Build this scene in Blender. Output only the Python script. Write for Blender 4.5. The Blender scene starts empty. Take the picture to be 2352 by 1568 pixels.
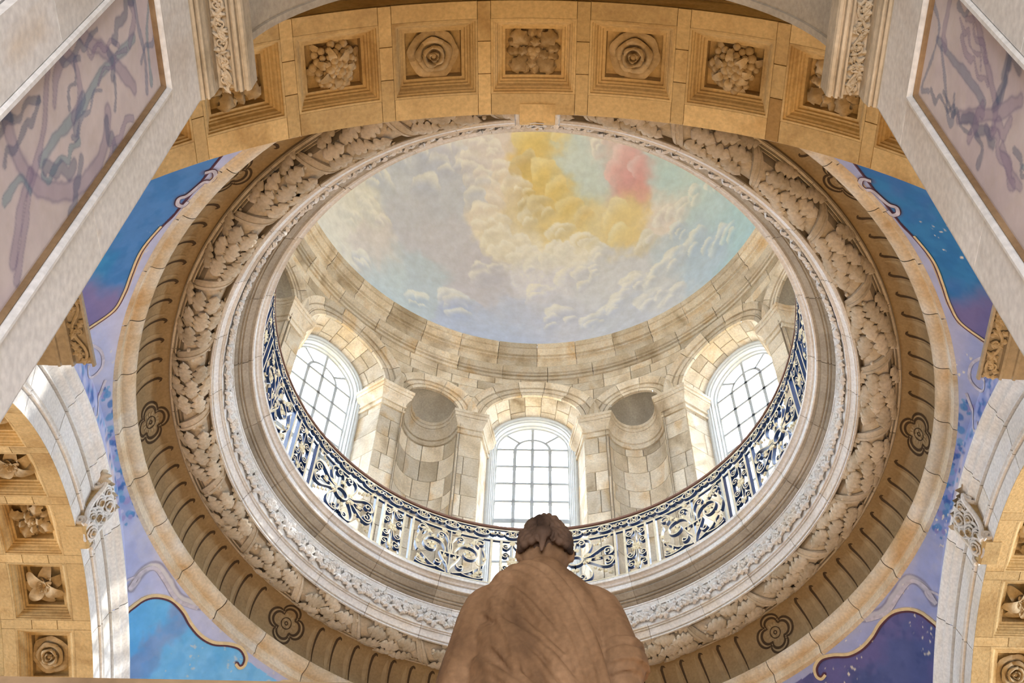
import bpy, math, random
import numpy as np
from mathutils import Matrix, Vector

PI = math.pi
RAD = math.radians
S = bpy.context.scene
COL = S.collection
rnd = random.Random(11)
nrs = np.random.RandomState(5)

# ------------------------------------------------------------------ camera
F_PX, PITCH, YAW, ROLL, CAM_D = 2965.2, 1.0177, 0.0171, -0.0144, 9.2378
cam_data = bpy.data.cameras.new('camera')
cam_data.sensor_width = 36.0
cam_data.lens = F_PX / 2352.0 * 36.0
cam_data.clip_end = 300
cam = bpy.data.objects.new('camera', cam_data)
COL.objects.link(cam)
_r0 = np.array([1, 0, 0.]); _f0 = np.array([0, math.cos(PITCH), math.sin(PITCH)]); _u0 = np.array([0, -math.sin(PITCH), math.cos(PITCH)])
_r1 = _r0 * math.cos(YAW) + _f0 * math.sin(YAW); _f1 = -_r0 * math.sin(YAW) + _f0 * math.cos(YAW)
_r2 = _r1 * math.cos(ROLL) - _u0 * math.sin(ROLL); _u2 = _r1 * math.sin(ROLL) + _u0 * math.cos(ROLL)
M = Matrix.Identity(4)
for i in range(3):
    M[i][0] = _r2[i]; M[i][1] = _u2[i]; M[i][2] = -_f1[i]
M[1][3] = -CAM_D
cam.matrix_world = M
S.camera = cam

# ------------------------------------------------------------------ world, sun, lamps, exposure
world = bpy.data.worlds.new('sky'); S.world = world
world.use_nodes = True
_bg = world.node_tree.nodes['Background']
_bg.inputs['Color'].default_value = (0.79, 0.89, 1.0, 1)
_bg.inputs['Strength'].default_value = 14.5
sun_d = bpy.data.lights.new('sun', 'SUN'); sun_d.energy = 6.0; sun_d.angle = RAD(0.6); sun_d.color = (1, 0.93, 0.82)
sun = bpy.data.objects.new('sun', sun_d); COL.objects.link(sun)
_saz, _sel = RAD(14), RAD(40)
_sd = Vector((-math.cos(_saz) * math.cos(_sel), -math.sin(_saz) * math.cos(_sel), -math.sin(_sel)))
sun.rotation_euler = _sd.to_track_quat('-Z', 'Y').to_euler()

def area_lamp(name, loc, aim, sx, sy, power, color, spread=180):
    d = bpy.data.lights.new(name, 'AREA'); d.shape = 'RECTANGLE'; d.size = sx; d.size_y = sy
    d.energy = power; d.color = color; d.spread = RAD(spread)
    o = bpy.data.objects.new(name, d); COL.objects.link(o); o.location = loc
    o.rotation_euler = (Vector(aim) - Vector(loc)).to_track_quat('-Z', 'Y').to_euler()
    return o
# added warm fills from below, north and south facade daylight, added side fills
area_lamp('hall_bounce_fill', (0, 0.5, -1.2), (0, 0.5, 10), 6, 6, 110, (1.0, 0.80, 0.62))  # unseen fill lamp, stands in for light bouncing off the floor
for _n, _x, _y, _sx, _sy in (('south', 0, -5.45, 5.0, 0.8), ('west', -5.45, 0, 0.8, 5.0), ('east', 5.45, 0, 0.8, 5.0)):
    area_lamp('arch_uplight_' + _n, (_x, _y, -1.2), (_x, _y, 10), _sx, _sy, 70, (1.0, 0.58, 0.22), 80)  # added fill lamps that warm the arch soffits and spare the ring
area_lamp('facade_window_light_south', (0, -12.6, 1.2), (0, -5, 4.5), 3.0, 4.0, 560, (0.90, 0.93, 1.0))
area_lamp('facade_window_light_north', (0, 12.6, 2.0), (0, 0, 9), 8.0, 5.0, 500, (0.78, 0.88, 1.0))
area_lamp('facade_window_light_east', (12.6, 0, 8.2), (-5, 0, 11), 6.0, 2.4, 1300, (0.76, 0.87, 1.0))  # unseen fill added to brighten the west arch face and pendentives
area_lamp('facade_window_light_west', (-12.6, 0, 8.2), (5, 0, 11), 6.0, 2.4, 800, (0.80, 0.88, 1.0))  # weaker added fill for the opposite arch face
area_lamp('passage_uplight', (0, -7.6, -1.3), (0, -7.0, 8), 2.0, 2.0, 45, (1.0, 0.80, 0.60))  # added warm fill lamp, out of view below the passage

S.view_settings.view_transform = 'Standard'
S.view_settings.look = 'None'
S.view_settings.gamma = 1.0
S.view_settings.use_curve_mapping = False
S.view_settings.exposure = 0.0
S.cycles.use_denoising = True
S.cycles.max_bounces = 5
S.cycles.diffuse_bounces = 3
S.cycles.glossy_bounces = 2
S.cycles.transmission_bounces = 2
S.cycles.caustics_reflective = False
S.cycles.caustics_refractive = False
S.cycles.use_adaptive_sampling = True
S.cycles.adaptive_threshold = 0.065
S.cycles.transparent_max_bounces = 12
S.cycles.sample_clamp_indirect = 8.0

# ------------------------------------------------------------------ materials
def lin(c):
    c = np.asarray(c, float) / 255.0
    return np.where(c <= 0.04045, c / 12.92, ((c + 0.055) / 1.055) ** 2.4)

def new_mat(name):
    m = bpy.data.materials.new(name); m.use_nodes = True
    nt = m.node_tree
    return m, nt, nt.nodes['Principled BSDF']

def stone_mat(name, cols, scale=1.6, rough=0.8, bump=0.25, fine=30.0, objvar=0.16, streak=(1, 1, 0.45), spec=0.25, stain=None):
    """noise-ramped stone: cols = list of (pos, linear rgb)"""
    m, nt, p = new_mat(name)
    L = nt.links
    geo = nt.nodes.new('ShaderNodeNewGeometry')
    oi = nt.nodes.new('ShaderNodeObjectInfo')
    mp = nt.nodes.new('ShaderNodeMapping'); mp.inputs['Scale'].default_value = streak
    L.new(geo.outputs['Position'], mp.inputs['Vector'])
    off = nt.nodes.new('ShaderNodeVectorMath'); off.operation = 'SCALE'
    comb = nt.nodes.new('ShaderNodeCombineXYZ')
    for k in ('X', 'Y', 'Z'):
        L.new(oi.outputs['Random'], comb.inputs[k])
    L.new(comb.outputs[0], off.inputs[0]); off.inputs['Scale'].default_value = 37.0
    add = nt.nodes.new('ShaderNodeVectorMath'); add.operation = 'ADD'
    L.new(mp.outputs[0], add.inputs[0]); L.new(off.outputs[0], add.inputs[1])
    n1 = nt.nodes.new('ShaderNodeTexNoise'); n1.inputs['Scale'].default_value = scale; n1.inputs['Detail'].default_value = 6; n1.inputs['Distortion'].default_value = 0.6
    L.new(add.outputs[0], n1.inputs['Vector'])
    rp = nt.nodes.new('ShaderNodeValToRGB')
    e = rp.color_ramp.elements
    while len(e) < len(cols):
        e.new(0.5)
    for k, (ps, c) in enumerate(cols):
        e[k].position = ps; e[k].color = (c[0], c[1], c[2], 1)
    L.new(n1.outputs['Fac'], rp.inputs['Fac'])
    n2 = nt.nodes.new('ShaderNodeTexNoise'); n2.inputs['Scale'].default_value = fine; n2.inputs['Detail'].default_value = 4
    L.new(geo.outputs['Position'], n2.inputs['Vector'])
    mr = nt.nodes.new('ShaderNodeMapRange'); mr.inputs['To Min'].default_value = 1 - objvar; mr.inputs['To Max'].default_value = 1 + objvar
    L.new(oi.outputs['Random'], mr.inputs['Value'])
    mr2 = nt.nodes.new('ShaderNodeMapRange'); mr2.inputs['From Min'].default_value = 0.3; mr2.inputs['From Max'].default_value = 0.7
    mr2.inputs['To Min'].default_value = 0.86; mr2.inputs['To Max'].default_value = 1.1
    L.new(n2.outputs['Fac'], mr2.inputs['Value'])
    mul = nt.nodes.new('ShaderNodeMath'); mul.operation = 'MULTIPLY'
    L.new(mr.outputs[0], mul.inputs[0]); L.new(mr2.outputs[0], mul.inputs[1])
    mx = nt.nodes.new('ShaderNodeVectorMath'); mx.operation = 'SCALE'
    L.new(rp.outputs['Color'], mx.inputs[0]); L.new(mul.outputs[0], mx.inputs['Scale'])
    out = mx.outputs[0]
    if stain is not None:
        n3 = nt.nodes.new('ShaderNodeTexNoise'); n3.inputs['Scale'].default_value = 0.9; n3.inputs['Detail'].default_value = 8; n3.inputs['Roughness'].default_value = 0.65
        L.new(geo.outputs['Position'], n3.inputs['Vector'])
        m3 = nt.nodes.new('ShaderNodeMapRange'); m3.inputs['From Min'].default_value = 0.56; m3.inputs['From Max'].default_value = 0.72; m3.inputs['To Max'].default_value = 0.6
        L.new(n3.outputs['Fac'], m3.inputs['Value'])
        mm = nt.nodes.new('ShaderNodeMix'); mm.data_type = 'RGBA'
        L.new(m3.outputs[0], mm.inputs['Factor']); L.new(out, mm.inputs['A']); mm.inputs['B'].default_value = (*stain, 1)
        out = mm.outputs['Result']
    L.new(out, p.inputs['Base Color'])
    p.inputs['Roughness'].default_value = rough
    p.inputs['Specular IOR Level'].default_value = spec
    if bump:
        b = nt.nodes.new('ShaderNodeBump'); b.inputs['Strength'].default_value = bump; b.inputs['Distance'].default_value = 0.02
        L.new(n2.outputs['Fac'], b.inputs['Height']); L.new(b.outputs[0], p.inputs['Normal'])
    return m

def plain_mat(name, rgb, rough=0.6, metal=0.0, spec=0.4, vary=0.12, scale=14):
    m, nt, p = new_mat(name)
    L = nt.links
    geo = nt.nodes.new('ShaderNodeNewGeometry')
    n = nt.nodes.new('ShaderNodeTexNoise'); n.inputs['Scale'].default_value = scale; n.inputs['Detail'].default_value = 5
    L.new(geo.outputs['Position'], n.inputs['Vector'])
    mr = nt.nodes.new('ShaderNodeMapRange'); mr.inputs['From Min'].default_value = 0.3; mr.inputs['From Max'].default_value = 0.7
    mr.inputs['To Min'].default_value = 1 - vary; mr.inputs['To Max'].default_value = 1 + vary
    L.new(n.outputs['Fac'], mr.inputs['Value'])
    mx = nt.nodes.new('ShaderNodeVectorMath'); mx.operation = 'SCALE'; mx.inputs[0].default_value = rgb
    L.new(mr.outputs[0], mx.inputs['Scale']); L.new(mx.outputs[0], p.inputs['Base Color'])
    p.inputs['Roughness'].default_value = rough; p.inputs['Metallic'].default_value = metal; p.inputs['Specular IOR Level'].default_value = spec
    return m

def painted_mat(name, rough=0.75):
    m, nt, p = new_mat(name)
    L = nt.links
    at = nt.nodes.new('ShaderNodeAttribute'); at.attribute_name = 'pigment'
    geo = nt.nodes.new('ShaderNodeNewGeometry')
    n = nt.nodes.new('ShaderNodeTexNoise'); n.inputs['Scale'].default_value = 5; n.inputs['Detail'].default_value = 9; n.inputs['Roughness'].default_value = 0.65
    L.new(geo.outputs['Position'], n.inputs['Vector'])
    mr = nt.nodes.new('ShaderNodeMapRange'); mr.inputs['From Min'].default_value = 0.3; mr.inputs['From Max'].default_value = 0.7
    mr.inputs['To Min'].default_value = 0.9; mr.inputs['To Max'].default_value = 1.08
    L.new(n.outputs['Fac'], mr.inputs['Value'])
    mx = nt.nodes.new('ShaderNodeVectorMath'); mx.operation = 'SCALE'
    L.new(at.outputs['Color'], mx.inputs[0]); L.new(mr.outputs[0], mx.inputs['Scale'])
    L.new(mx.outputs[0], p.inputs['Base Color']); p.inputs['Roughness'].default_value = rough; p.inputs['Specular IOR Level'].default_value = 0.2
    return m

def glass_mat():
    m = bpy.data.materials.new('window_glass'); m.use_nodes = True
    nt = m.node_tree; nt.nodes.clear()
    o = nt.nodes.new('ShaderNodeOutputMaterial'); t = nt.nodes.new('ShaderNodeBsdfTransparent'); g = nt.nodes.new('ShaderNodeBsdfGlossy')
    t.inputs['Color'].default_value = (0.95, 0.97, 1, 1); g.inputs['Roughness'].default_value = 0.05
    mx = nt.nodes.new('ShaderNodeMixShader'); mx.inputs[0].default_value = 0.06
    nt.links.new(t.outputs[0], mx.inputs[1]); nt.links.new(g.outputs[0], mx.inputs[2]); nt.links.new(mx.outputs[0], o.inputs[0])
    return m

MT = {}
MT['drum'] = stone_mat('drum_sandstone', [(0.28, (0.38, 0.29, 0.19)), (0.42, (0.62, 0.51, 0.365)), (0.55, (0.73, 0.645, 0.52)), (0.68, (0.63, 0.46, 0.27)), (0.78, (0.56, 0.51, 0.44))], scale=1.7, bump=0.35, objvar=0.22, stain=(0.27, 0.20, 0.13))
MT['mortar'] = plain_mat('dark_joint', (0.26, 0.21, 0.15), 0.9)
MT['warm'] = stone_mat('arch_sandstone', [(0.28, (0.42, 0.26, 0.10)), (0.45, (0.64, 0.455, 0.215)), (0.58, (0.66, 0.475, 0.23)), (0.74, (0.48, 0.295, 0.11))], scale=1.6, bump=0.35, objvar=0.14, stain=(0.34, 0.21, 0.09), streak=(0.6, 0.6, 1.6))
MT['carve'] = stone_mat('carved_sandstone', [(0.3, (0.46, 0.37, 0.25)), (0.6, (0.62, 0.52, 0.385))], scale=3, bump=0.25, objvar=0.12)
MT['flower'] = stone_mat('carved_flower_stone', [(0.3, (0.40, 0.28, 0.14)), (0.6, (0.56, 0.42, 0.245))], scale=5, bump=0.25, objvar=0.12)
MT['pale'] = stone_mat('pale_dressed_stone', [(0.25, (0.68, 0.61, 0.52)), (0.52, (0.82, 0.79, 0.75)), (0.78, (0.74, 0.64, 0.50))], scale=1.0, bump=0.12, objvar=0.06)
MT['roll'] = stone_mat('ochre_veined_stone', [(0.3, (0.76, 0.69, 0.58)), (0.52, (0.70, 0.56, 0.38)), (0.74, (0.56, 0.36, 0.17))], scale=1.8, bump=0.15, objvar=0.10)
MT['grey'] = stone_mat('grey_brown_stone', [(0.3, (0.33, 0.28, 0.215)), (0.6, (0.46, 0.40, 0.315)), (0.8, (0.52, 0.44, 0.33))], scale=1.5, bump=0.3, objvar=0.08, stain=(0.24, 0.19, 0.14))
MT['cove'] = stone_mat('brown_painted_cove', [(0.3, (0.34, 0.23, 0.115)), (0.7, (0.42, 0.30, 0.155))], scale=2.0, bump=0.1, objvar=0.0)
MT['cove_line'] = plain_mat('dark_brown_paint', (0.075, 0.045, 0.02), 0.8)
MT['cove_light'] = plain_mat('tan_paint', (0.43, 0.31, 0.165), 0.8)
MT['paint'] = painted_mat('wall_painting')
MT['gilt_line'] = plain_mat('gold_paint_line', (0.74, 0.56, 0.30), 0.5, 0.0, 0.4)
MT['maroon'] = plain_mat('maroon_paint_line', (0.10, 0.03, 0.045), 0.7)
MT['lilac'] = plain_mat('pale_lilac_paint', (0.56, 0.51, 0.56), 0.8, vary=0.2)
MT['frame'] = plain_mat('white_window_paint', (0.62, 0.64, 0.64), 0.5, vary=0.06)
MT['bars'] = plain_mat('grey_white_glazing_paint', (0.46, 0.49, 0.52), 0.5, vary=0.06)
MT['glass'] = glass_mat()
MT['cream'] = plain_mat('cream_gilt_lit_face', (0.80, 0.70, 0.50), 0.35, 0.0, 0.5)  # gilt cream, with the lit look of the front faces in the colour
MT['blue'] = plain_mat('blue_black_iron', (0.015, 0.05, 0.17), 0.3, 0.0, 0.6)  # dark iron with the reflected blue of the sky put into its colour
MT['gold'] = plain_mat('gilded_leaf', (0.82, 0.70, 0.46), 0.35, 0.2)
MT['rail'] = plain_mat('brown_handrail', (0.20, 0.10, 0.07), 0.35)
MT['marble'] = stone_mat('veined_marble', [(0.25, (0.66, 0.60, 0.54)), (0.45, (0.80, 0.78, 0.75)), (0.62, (0.84, 0.82, 0.80)), (0.78, (0.72, 0.60, 0.46))], scale=1.2, rough=0.4, bump=0.0, objvar=0.05, streak=(1, 2.2, 0.8), spec=0.45)
MT['brown'] = stone_mat('brown_moulding', [(0.3, (0.20, 0.12, 0.06)), (0.7, (0.34, 0.22, 0.12))], scale=4, bump=0.1)
MT['statue'] = stone_mat('weathered_statue_marble', [(0.30, (0.11, 0.058, 0.028)), (0.46, (0.20, 0.108, 0.052)), (0.70, (0.32, 0.185, 0.098))], scale=5.0, bump=0.12, objvar=0, streak=(1.6, 1.6, 0.45), fine=60)
MT['statue_hair'] = stone_mat('dark_statue_hair_marble', [(0.32, (0.04, 0.022, 0.014)), (0.5, (0.105, 0.062, 0.04)), (0.72, (0.17, 0.10, 0.062))], scale=9.0, bump=0.2, objvar=0, fine=60)
MT['floor'] = stone_mat('floor_flagstone', [(0.3, (0.40, 0.32, 0.24)), (0.7, (0.55, 0.46, 0.36))], scale=0.8)

# ------------------------------------------------------------------ mesh helpers
def tag(o, label=None, cat=None, group=None, kind=None):
    if label: o['label'] = label
    if cat: o['category'] = cat
    if group: o['group'] = group
    if kind: o['kind'] = kind
    return o

def to_mesh(name, V, F, mats, mi=None, smooth=True, angle=38):
    me = bpy.data.meshes.new(name)
    V = np.asarray(V, float)
    me.from_pydata(V.tolist(), [], F if isinstance(F, list) else F.tolist())
    for m in (mats if isinstance(mats, (list, tuple)) else [mats]):
        me.materials.append(m)
    n = len(me.polygons)
    if mi is not None:
        me.polygons.foreach_set('material_index', np.asarray(mi, np.int32))
    if smooth:
        me.polygons.foreach_set('use_smooth', np.ones(n, bool))
        me.set_sharp_from_angle(angle=RAD(angle))
    me.update()
    return me

def link(name, data, parent=None, mat=None):
    o = bpy.data.objects.new(name, data)
    COL.objects.link(o)
    if parent is not None: o.parent = parent
    if mat is not None: o.matrix_local = mat
    return o

def empty(name, label=None, cat=None, group=None, kind=None, loc=(0, 0, 0)):
    o = bpy.data.objects.new(name, None); COL.objects.link(o); o.location = loc; o.empty_display_size = 0.2
    return tag(o, label, cat, group, kind)

class MB:
    def __init__(s): s.V = []; s.F = []; s.M = []; s.n = 0
    def add(s, V, F, m=0):
        V = np.asarray(V, float)
        s.V.append(V); k = s.n
        s.F += [[i + k for i in f] for f in F]
        s.M += ([m] * len(F) if np.isscalar(m) else list(m))
        s.n += len(V)
        return s
    def verts(s): return np.concatenate(s.V)
    def mesh(s, name, mats, smooth=True, angle=38): return to_mesh(name, s.verts(), s.F, mats, s.M, smooth, angle)
    def obj(s, name, mats, parent=None, mat=None, smooth=True, angle=38): return link(name, s.mesh(name, mats, smooth, angle), parent, mat)

def grid_faces(nu, nv, cu=False, cv=False):
    F = []
    for i in range(nu if cu else nu - 1):
        for j in range(nv if cv else nv - 1):
            a = i * nv + j; b = ((i + 1) % nu) * nv + j; c = ((i + 1) % nu) * nv + (j + 1) % nv; d = i * nv + (j + 1) % nv
            F.append([a, b, c, d])
    return F

def rz(az):  # degrees
    return Matrix.Rotation(RAD(az), 4, 'Z')

def lathe(prof, a0, a1, n, closed=False):
    prof = np.asarray(prof, float)
    az = np.radians(np.linspace(a0, a1, n, endpoint=not closed))
    V = np.stack([np.outer(np.cos(az), prof[:, 0]), np.outer(np.sin(az), prof[:, 0]), np.tile(prof[:, 1], (n, 1))], -1).reshape(-1, 3)
    return V, grid_faces(n, len(prof), cu=closed)

def box(x0, x1, y0, y1, z0, z1):
    V = [(x, y, z) for x in (x0, x1) for y in (y0, y1) for z in (z0, z1)]
    return V, [[0, 1, 3, 2], [4, 6, 7, 5], [0, 4, 5, 1], [2, 3, 7, 6], [0, 2, 6, 4], [1, 5, 7, 3]]

def tube(pts, rad, sides=6, cap=True):
    P = np.asarray(pts, float); n = len(P)
    rad = np.broadcast_to(rad, (n,))
    T = np.gradient(P, axis=0); T /= np.linalg.norm(T, axis=1, keepdims=True) + 1e-9
    ref = np.array([0, 0, 1.0]) if abs(T[0][2]) < 0.9 else np.array([1.0, 0, 0])
    V = []
    for i in range(n):
        a = ref - T[i] * (ref @ T[i]); a /= np.linalg.norm(a) + 1e-9
        b = np.cross(T[i], a); ref = a
        for k in range(sides):
            t = 2 * PI * k / sides
            V.append(P[i] + rad[i] * (math.cos(t) * a + math.sin(t) * b))
    F = grid_faces(n, sides, cv=True)
    if cap: F += [list(range(sides))[::-1], list(range((n - 1) * sides, n * sides))]
    return np.array(V), F

def sphere(c, r, nu=8, nv=5, sc=(1, 1, 1)):
    V = []
    for j in range(nv + 1):
        ph = -PI / 2 + PI * j / nv
        for i in range(nu):
            t = 2 * PI * i / nu
            V.append((c[0] + r * sc[0] * math.cos(ph) * math.cos(t), c[1] + r * sc[1] * math.cos(ph) * math.sin(t), c[2] + r * sc[2] * math.sin(ph)))
    F = []
    for j in range(nv):
        for i in range(nu):
            F.append([j * nu + i, j * nu + (i + 1) % nu, (j + 1) * nu + (i + 1) % nu, (j + 1) * nu + i])
    return np.array(V), F

def catmull(pts, k=6):
    P = np.asarray(pts, float)
    P = np.vstack([2 * P[0] - P[1], P, 2 * P[-1] - P[-2]])
    out = []
    for i in range(1, len(P) - 2):
        for t in np.linspace(0, 1, k, endpoint=False):
            a, b, c, d = P[i - 1], P[i], P[i + 1], P[i + 2]
            out.append(0.5 * (2 * b + (c - a) * t + (2 * a - 5 * b + 4 * c - d) * t * t + (3 * b - a - 3 * c + d) * t ** 3))
    out.append(P[-2])
    return np.array(out)

def spiral(cx, cy, r0, r1, a0, a1, n=22):
    t = np.linspace(0, 1, n)
    r = r0 * (r1 / r0) ** t
    a = np.radians(a0 + (a1 - a0) * t)
    return np.stack([cx + r * np.cos(a), cy + r * np.sin(a)], 1)

def stone(mapf, u0, u1, v0, v1, nu, nv, gu, gv, depth=0.03, keep=None, bu=None, bv=None):
    """one dressed block: a bevelled face with skirts, mapped by mapf(u, v, w)"""
    bu = gu * 1.2 if bu is None else bu; bv = gv * 1.2 if bv is None else bv
    us = np.concatenate([[u0 + gu, u0 + gu], np.linspace(u0 + gu + bu, u1 - gu - bu, nu), [u1 - gu, u1 - gu]])
    vs = np.concatenate([[v0 + gv, v0 + gv], np.linspace(v0 + gv + bv, v1 - gv - bv, nv), [v1 - gv, v1 - gv]])
    U, Vv = np.meshgrid(us, vs, indexing='ij')
    W = np.zeros_like(U)
    W[1, :] = W[-2, :] = depth * 0.25; W[:, 1] = W[:, -2] = depth * 0.25
    W[0, :] = W[-1, :] = depth; W[:, 0] = W[:, -1] = depth
    P = mapf(U.ravel(), Vv.ravel(), W.ravel())
    F = grid_faces(len(us), len(vs))
    if keep is not None:
        u = U.ravel(); v = Vv.ravel()
        F = [f for f in F if keep(u[f].mean(), v[f].mean())]
    return P, F

# value noise for pigment
_lat = nrs.rand(32, 32, 32)
def vnoise(P, s=1.0):
    Q = np.asarray(P) * s
    I = np.floor(Q).astype(int); f = Q - I; f = f * f * (3 - 2 * f)
    r = 0
    for dx in (0, 1):
        for dy in (0, 1):
            for dz in (0, 1):
                w = (f[:, 0] if dx else 1 - f[:, 0]) * (f[:, 1] if dy else 1 - f[:, 1]) * (f[:, 2] if dz else 1 - f[:, 2])
                r = r + w * _lat[(I[:, 0] + dx) % 32, (I[:, 1] + dy) % 32, (I[:, 2] + dz) % 32]
    return r
def fbm(P, s=1.0, o=4):
    r = 0; a = 0.5; t = 0
    for k in range(o):
        r = r + a * vnoise(P, s * 2 ** k + 0.13 * k); t += a; a *= 0.55
    return r / t
def sstep(a, b, x):
    t = np.clip((x - a) / (b - a), 0, 1); return t * t * (3 - 2 * t)
def pigment(me, C):
    at = me.color_attributes.new('pigment', 'FLOAT_COLOR', 'POINT')
    A = np.ones((len(C), 4), np.float32); A[:, :3] = C
    at.data.foreach_set('color', A.ravel())
def dist_poly(X, Y, pts):
    d = np.full(len(X), 1e9)
    for (x0, y0), (x1, y1) in zip(pts[:-1], pts[1:]):
        dx, dy = x1 - x0, y1 - y0
        t = np.clip(((X - x0) * dx + (Y - y0) * dy) / (dx * dx + dy * dy + 1e-12), 0, 1)
        d = np.minimum(d, np.hypot(X - x0 - t * dx, Y - y0 - t * dy))
    return d
def in_poly(X, Y, pts):
    r = np.zeros(len(X), bool)
    n = len(pts)
    for i in range(n):
        x0, y0 = pts[i]; x1, y1 = pts[(i + 1) % n]
        if y0 == y1: continue
        c = ((y0 > Y) != (y1 > Y)) & (X < (x1 - x0) * (Y - y0) / (y1 - y0) + x0)
        r ^= c
    return r
WHERE = {'south': 'behind the statue', 'north': 'ahead of the statue', 'west': 'on the left side of the statue', 'east': 'on the right side of the statue',
         'southwest': 'behind the statue on its left', 'southeast': 'behind the statue on its right', 'northwest': 'ahead of the statue on its left', 'northeast': 'ahead of the statue on its right'}
def blend(C, a, col):
    return C + (np.asarray(col) - C) * a[:, None]

# ================================================================== THE SETTING
A_IN, ZC, RI = 5.0, 6.9, 3.87          # hall half width, arch springing height, arch radius
mb = MB(); mb.add(*box(-13, 13, -13, 13, -1.75, -1.6))
tag(mb.obj('floor', MT['floor'], smooth=False), 'pale flagstone floor of the great hall', 'floor', kind='structure')
for nm, b in dict(wall_outer_west=(-13.3, -13, -13.3, 13.3, -1.7, 13.8), wall_outer_east=(13, 13.3, -13.3, 13.3, -1.7, 13.8),
                  wall_outer_south=(-13, 13, -13.3, -13, -1.7, 13.8), wall_outer_north=(-13, 13, 13, 13.3, -1.7, 13.8)).items():
    mb = MB(); mb.add(*box(*b))
    tag(mb.obj(nm, MT['warm'], smooth=False), 'plain outer stone wall of the hall %s' % WHERE[nm.split('_')[-1]], 'wall', kind='structure')
mb = MB(); mb.add(*lathe([(5.02, 13.82), (19.5, 13.82), (19.5, 13.9), (5.02, 13.9)], 0, 360, 64, True))
tag(mb.obj('ceiling_aisles', MT['warm'], smooth=False), 'flat stone ceiling over the aisles around the dome', 'ceiling', kind='structure')

# corner piers under the springing
for sx, sy, nm in ((-1, -1, 'southwest'), (1, -1, 'southeast'), (-1, 1, 'northwest'), (1, 1, 'northeast')):
    mb = MB()
    for (xa, xb, ya, yb) in ((3.87, 5.96, 5.0, 5.96), (5.0, 5.96, 3.87, 5.0)):
        x0, x1 = sorted((sx * xa, sx * xb)); y0, y1 = sorted((sy * ya, sy * yb))
        mb.add(*box(x0, x1, y0, y1, -1.6, 6.9))
    tag(mb.obj('wall_pier_' + nm, MT['warm'], smooth=False), 'massive sandstone corner pier %s' % WHERE[nm], 'pier', kind='structure')

# ------------------------------------------------------------------ the ring between pendentives and drum
def arc_prof(cx, cz, r, a0, a1, n, rz_=None):
    t = np.radians(np.linspace(a0, a1, n)); rz_ = r if rz_ is None else rz_
    return [(cx + r * math.cos(a), cz + rz_ * math.sin(a)) for a in t]
P_ROLL = [(4.95, 12.31), (4.905, 12.335), (4.90, 12.455), (4.885, 12.465)] + arc_prof(4.885, 12.60, 0.13, -90, -180, 9) + [(4.79, 12.63), (4.81, 12.63)]
P_COVE = arc_prof(4.44, 12.62, 0.36, 0, 84, 12, 0.53)
P_FILL = [(4.49, 13.18), (4.475, 13.075), (4.448, 13.07), (4.446, 13.10), (4.432, 13.10), (4.426, 13.075), (4.412, 13.08), (4.408, 13.12), (4.395, 13.12), (4.388, 13.09), (4.37, 13.10), (4.366, 13.13)]
P_TORUS = arc_prof(4.205, 13.13, 0.165, 0, -180, 16)
P_MOULD = [(4.00, 13.08), (3.985, 13.04), (3.957, 13.035), (3.955, 13.055), (3.972, 13.065), (3.968, 13.078), (3.942, 13.075), (3.935, 13.09), (3.928, 13.115), (3.908, 13.138), (3.90, 13.15), (3.915, 13.158), (3.91, 13.168), (3.885, 13.165), (3.882, 13.178), (3.892, 13.186), (3.862, 13.186), (3.858, 13.21), (3.88, 13.22)]
P_FRIEZE = [(3.87, 13.21), (3.86, 13.215), (3.852, 13.50)]
P_BED = [(3.856, 13.49), (3.828, 13.495), (3.826, 13.512), (3.842, 13.52), (3.836, 13.535), (3.818, 13.55), (3.812, 13.565), (3.825, 13.572), (3.802, 13.576), (3.798, 13.592), (3.83, 13.60)]
P_CORONA = [(3.82, 13.60), (3.795, 13.60), (3.760, 13.622), (3.762, 13.645), (3.742, 13.648), (3.738, 13.636), (3.726, 13.645), (3.728, 13.672), (3.712, 13.676), (3.706, 13.664), (3.640, 13.712), (3.645, 13.738), (3.628, 13.742), (3.592, 13.755), (3.60, 13.80)]
P_FASCIA = [(3.61, 13.75), (3.587, 13.752), (3.582, 13.80), (3.578, 13.822), (3.592, 13.83), (3.588, 13.842), (3.556, 13.84), (3.55, 13.856), (3.532, 13.868), (3.515, 13.872), (3.525, 13.882), (3.500, 13.884), (3.496, 13.93), (3.60, 13.935)]

ring = empty('trim_1', 'carved stone ring cornice with oak leaf garland under the drum gallery', 'cornice', kind='structure')
core = [(r + 0.014, z + 0.012) for r, z in P_ROLL[:-1] + P_COVE + P_FILL + P_TORUS + P_MOULD[:-1] + P_FRIEZE + P_BED[:-1] + P_CORONA[:-1] + P_FASCIA[:-1]] + [(5.75, 13.95)]
MB().add(*lathe(core, 0, 360, 180, True)).obj('core', MT['mortar'], ring)
MB().add(*lathe(P_COVE, 0, 360, 240, True)).obj('cove', MT['cove'], ring)
MB().add(*lathe(P_TORUS, 0, 360, 240, True)).obj('garland_bed', MT['carve'], ring)
MB().add(*lathe(P_FRIEZE, 0, 360, 240, True)).obj('frieze', MT['pale'], ring)
MB().add(*lathe([(3.5, 13.936), (5.8, 13.936)], 0, 360, 180, True)).obj('gallery_floor', MT['pale'], ring)

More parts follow.
